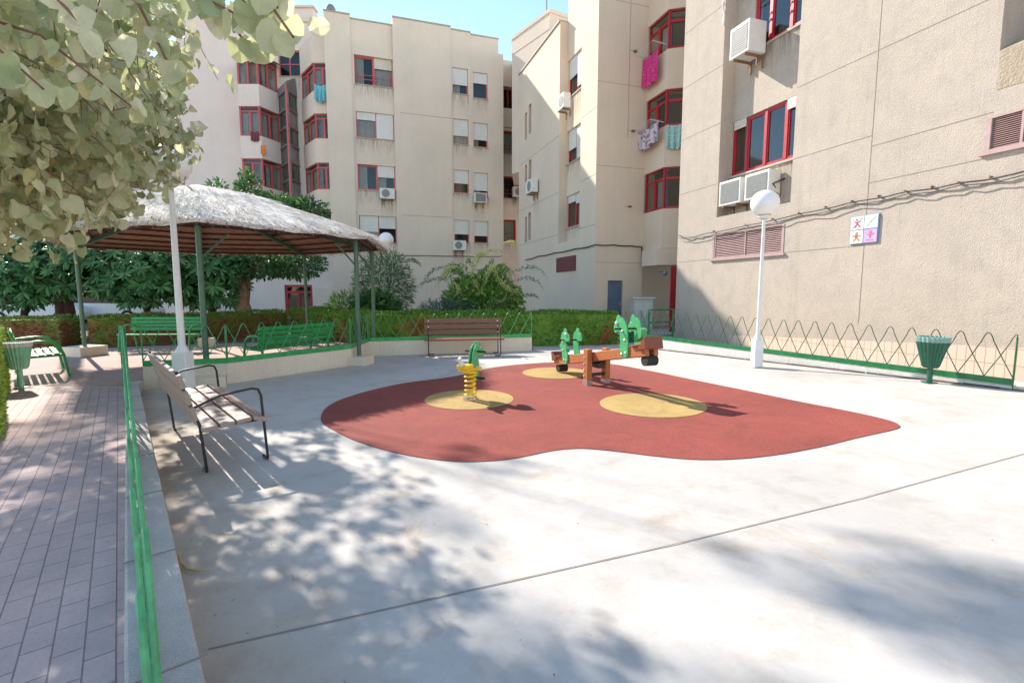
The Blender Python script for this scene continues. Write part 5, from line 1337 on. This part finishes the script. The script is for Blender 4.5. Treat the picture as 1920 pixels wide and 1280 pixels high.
# tall tree behind; unseen crown clumps added where they shade the ground
x, y = (120-960)/900*19.5, 19.5; root = empty('tall_tree', (x, y, 0), 'tall tree at the back left, its unseen crown shaped to shade the ground', 'tree'); mb = MB()
rq = random.Random(5); limb_ends = []
for k, (u_, v_, r_) in enumerate(((1600,1075,.45),(1790,1125,.42),(1440,1025,.28),(1020,1195,.34),(828,832,.2),(1545,985,.14),(1240,1000,.14),(890,1255,.36),(1310,1262,.28),(700,905,.15),(640,1080,.5),(90,790,.75),(210,770,.6),(120,880,.6),(30,960,.5),(180,980,.4),(200,860,.45),(30,840,.6))):
    g_ = G(u_, v_); cz = 11.6+(k*.77) % 2.6; cc_ = (g_.x-.915*cz, g_.y+.896*cz, cz)
    limb_ends.append(cc_); crown(mb, cc_, (r_*1.25, r_*.95, .3), int(760*r_*r_)+40, .15, rq, OVAL, .2, 0)
mb.build('crown', M['leaf_mid'], root); mb = MB(); trunk(mb, (x, y, -.05), (x+1.2, y-2, 8.5), .26, .17, rq, .08, 7); 
for e in limb_ends: trunk(mb, (x+1.2, y-2, 8.4), e, .026, .006, rq, .18, 6)
mb.build('trunk', M['bark_dark'], root, True)
# shrubs
def shrub(name, u, Y, zc, rad, n, size, m, label, shape=OVAL, droop=.3, cat='shrub'):
    x = (u-960)/900*Y; root = empty(name, (x, Y, gz(x)), label, cat); mb = MB()
    crown(mb, (x, Y, zc), rad, n, size, rg_, shape, droop, .1); mb.build('foliage', M[m], root); mb = MB()
    for k in range(7):
        e, _ = in_ell(rg_, (x, Y, zc), (rad[0]*.8, rad[1]*.8, rad[2]*.8), .3); trunk(mb, (x+rg_.gauss(0,.1), Y, 0), e, .03, .01, rg_, .05, 4)
    mb.build('stems', M['twig'], root); return root
NEEDLE = [(0,0,0),(.06,.3,.01),(.05,.8,0),(0,1,0),(-.05,.8,0),(-.06,.3,.01)]
s1_ = shrub('feathery_shrub', 722, 17.0, 1.7, (1.05,.9,1.3), 5200, .15, 'leaf_mid', 'tall dark feathery shrub around the farthest lamp pole', NEEDLE, .4)
shrub('low_shrub', 655, 15.6, .95, (.65,.6,.55), 1000, .2, 'leaf_bright', 'bright yellow-green low shrub behind the hedge under the shelter edge', NEEDLE, .3)
shrub('low_shrub', 705, 15.4, 1.0, (.75,.5,.55), 1300, .18, 'leaf_mid', 'rounded mid green shrub in front of the far lamp pole', OVAL, .3)
shrub('grey_shrub', 840, 15.2, .85, (.95,.6,.42), 1500, .16, 'leaf_blue', 'blue-grey spiky shrub left of the flowering bush behind the hedge', NEEDLE, .1)
fb = shrub('flowering_bush', 905, 15.8, 1.15, (1.35,.95,.9), 5600, .13, 'leaf_bush', 'large bush with arching yellow-green flower spikes behind the hedge', OVAL, .2)
mb = MB(); xb = (905-960)/900*15.8
def spike(mb, p0, p1, p2, w, n=46, dens=7):
    p0, p1, p2 = Vector(p0), Vector(p1), Vector(p2)
    for k in range(n):
        t_ = k/(n-1); c = p0*(1-t_)**2+p1*2*t_*(1-t_)+p2*t_*t_; ww = w*(.35+.65*math.sin(PI*min(1, t_*.9+.1)))
        for j in range(dens):
            d = Vector((rg_.gauss(0,1), rg_.gauss(0,1), rg_.gauss(0,1))).normalized(); X = d.cross(Vector((rg_.gauss(0,1), .3, rg_.gauss(0,1)))).normalized()
            leaves(mb, c+d*ww*.3, X, d, X.cross(d), ww, NEEDLE if j % 2 else OVAL)
def PX(u, v, Y=15.0): return AT(u, v, Y)
for (q, w) in ((((885,520),(890,455),(950,474)), .11), (((945,455),(972,448),(968,470)), .06), (((905,540),(925,465),(935,540)), .09), (((935,520),(945,545),(975,548)), .08), (((860,500),(825,500),(822,545)), .07), (((850,530),(868,545),(852,555)), .06), (((898,545),(888,520),(893,530)), .06), (((925,560),(945,575),(950,548)), .04), (((890,552),(905,545),(912,555)), .05)):
    spike(mb, PX(*q[0]), PX(*q[1]), PX(*q[2]), w)
mb.build('flower_spikes', M['flower'], fb)
mb = MB()
for k in range(36):
    an = rg_.uniform(0, 2*PI); L_a = rg_.uniform(.9, 1.7); h_a = rg_.uniform(1.7, 2.75); b0_ = Vector((xb, 15.8, .9))
    e_ = b0_+Vector((math.cos(an)*L_a, math.sin(an)*L_a*.6, h_a-1.2-rg_.uniform(0,.5))); m_a = b0_+Vector((math.cos(an)*L_a*.7, math.sin(an)*L_a*.4, h_a*1.05-.55))
    spike(mb, b0_, m_a, e_, .085, 44, 5)
mb.build('leafy_stems', M['leaf_bush'], fb)
mb = MB()
for q in (((950,520),(1000,480),(1025,520)), ((940,540),(1000,500),(1020,545)), ((960,560),(1000,545),(1010,560)), ((840,500),(800,500),(790,540)), ((780,540),(815,510),(845,530)), ((760,490),(780,482),(790,500))):
    spike(mb, PX(*q[0]), PX(*q[1]), PX(*q[2]), .07, 40, 5)
mb.build('arching_stems', M['leaf_mid'], fb)
# --- hedges
def hedge(path, w, h, m, label, dens=520, seed=1, z0=-.02, tuft=.05):
    r = random.Random(seed); pts = [Vector((*p, 0)) for p in path]; mb = MB(); core = MB()
    for i in range(len(pts)-1):
        p, q = pts[i], pts[i+1]; d = (q-p).normalized(); n_ = Vector((-d.y, d.x, 0)); L = (q-p).length
        core.prism([tuple((p+n_*.04).xy), tuple((q+n_*.04).xy), tuple((q+n_*(w-.04)).xy), tuple((p+n_*(w-.04)).xy)], z0, h-.05)
        faces = [(lambda a, b: (p+d*a*L+Vector((0,0,b*h)), -n_), L*h), (lambda a, b: (p+d*a*L+n_*w+Vector((0,0,b*h)), n_), L*h*.5), (lambda a, b: (p+d*a*L+n_*b*w+Vector((0,0,h)), Vector((0,0,1))), L*w), (lambda a, b: (p+n_*a*w+Vector((0,0,b*h)), -d), w*h), (lambda a, b: (q+n_*a*w+Vector((0,0,b*h)), d), w*h)]
        for fn, area in faces:
            for _ in range(int(area*dens)):
                c, nn = fn(r.random(), r.random()); bump_ = .035*math.sin(c.x*3.1+c.z*4)+.03*math.sin(c.y*4.3+c.x*5)
                c = c+nn*(r.uniform(-.05,.015)+bump_*.6); g_ = (nn*.7+Vector((r.gauss(0,.45), r.gauss(0,.45), r.gauss(.35,.45)))).normalized(); X = g_.cross(Vector((r.gauss(0,1), r.gauss(0,1), r.gauss(0,1)))).normalized()
                s_ = tuft*r.uniform(.7,1.5); k = len(mb.v); mb.v += [tuple(c-X*s_*.28), tuple(c+X*s_*.28), tuple(c+g_*s_+X*s_*.1), tuple(c+g_*s_*.9-X*s_*.1)]; mb.f.append((k, k+1, k+2, k+3))
    root = empty('hedge', (pts[0].x, pts[0].y, 0), label, 'hedge'); mb.build('foliage', M[m], root); core.build('core', M[m], root); return root
hedge([(-3.85,13.05), (2.95,13.35)], .9, .93, 'hedge_r', 'long clipped conifer hedge with rusty patches behind the brown bench', 900, 1)
hedge([(-8.0,17.2), (-3.85,13.2)], .8, .92, 'hedge_r', 'green conifer hedge slanting away behind the shelter to the middle block', 600, 2)
hedge([(-11.7,13.2), (-9.4,14.35), (-8.0,17.1)], .8, .83, 'hedge_l', 'browned clipped hedge behind the rear of the shelter', 700, 3)
hedge([(-15.5,12.5), (-12.2,12.85)], .8, .80, 'hedge_l', 'browned hedge at the far left behind the green bench', 700, 4)
e1, e2 = G(8, 760).xy, G(17, 716).xy; dd = (e2-e1).normalized()
hedge([tuple(e2), tuple(e1-dd*2.2)][::-1], .9, .93, 'hedge_n', 'fresh light green hedge at the left edge beside the litter bin', 1700, 5, tuft=.035)
# small plants in front of the blue door etc.
# leaf litter
rl = random.Random(9); mb = MB()
for _ in range(260):
    if rl.random() < .6: s_ = rl.uniform(-2, 7); c = kr0+kd*s_+kn*abs(rl.gauss(.1,.5)); z = .0
    else: c = Vector((rl.uniform(-3,6), rl.uniform(1.5,11))); z = gz(c.x)
    if (c-kl0).dot(kn) < .28: continue
    X = Vector((math.cos(rl.uniform(0,6)), math.sin(rl.uniform(0,6)), .1)).normalized(); Yv = Vector((-X.y, X.x, .15)); leaves(mb, Vector((c.x, c.y, z+.006)), X, Yv, Vector((0,0,1)), rl.uniform(.006,.018), OVAL)
for _ in range(120):
    c = kl0+kd*rl.uniform(-1,6)-kn*rl.uniform(.02,2.2); X = Vector((math.cos(rl.uniform(0,6)), math.sin(rl.uniform(0,6)), .1)).normalized(); Yv = Vector((-X.y, X.x, .15)); leaves(mb, Vector((c.x, c.y, .006)), X, Yv, Vector((0,0,1)), rl.uniform(.006,.02), OVAL)
tag(mb.build('leaf_litter', M['bark'], None), kind='stuff')
bpy.data.objects['leaf_litter']['label'] = 'scattered dry brown leaf bits on the paving'

# ================================================================ LIGHT, SKY, CAMERA
EL, AZ = math.radians(36.8), Vector((-.715, .70)).normalized()
sdir = Vector((AZ.x*math.cos(EL), AZ.y*math.cos(EL), math.sin(EL)))
L_ = bpy.data.lights.new('sun', 'SUN'); L_.energy = 3.1; L_.angle = math.radians(.55); L_.color = (1,.92,.82)
so = bpy.data.objects.new('sun', L_); C.objects.link(so); so.rotation_euler = sdir.to_track_quat('Z', 'Y').to_euler()
w = bpy.data.worlds.new('World'); scene.world = w; w.use_nodes = True; t = w.node_tree
sk = t.nodes.new('ShaderNodeTexSky'); sk.sky_type = 'NISHITA'; sk.sun_disc = False; sk.sun_elevation = EL
sk.sun_rotation = math.atan2(AZ.x, AZ.y); sk.air_density = 1.0; sk.dust_density = 0.0; sk.ozone_density = 1.0
wt = mixc(t, sk.outputs[0], (.96,.97,.91), 1, 'MULTIPLY'); t.links.new(wt, t.nodes['Background'].inputs[0]); t.nodes['Background'].inputs[1].default_value = .125
cd = bpy.data.cameras.new('camera'); co = bpy.data.objects.new('camera', cd); C.objects.link(co); scene.camera = co
co.location = (0, 0, CH); co.rotation_euler = (PI/2-PITCH, 0, 0); cd.sensor_width = 36; cd.lens = 36*FPX/1920; cd.clip_end = 2000; cd.clip_start = .02
scene.view_settings.view_transform = 'Standard'; scene.view_settings.look = 'None'; scene.view_settings.gamma = 1; scene.view_settings.exposure = 1.5
scene.render.resolution_x = 1024; scene.render.resolution_y = 682
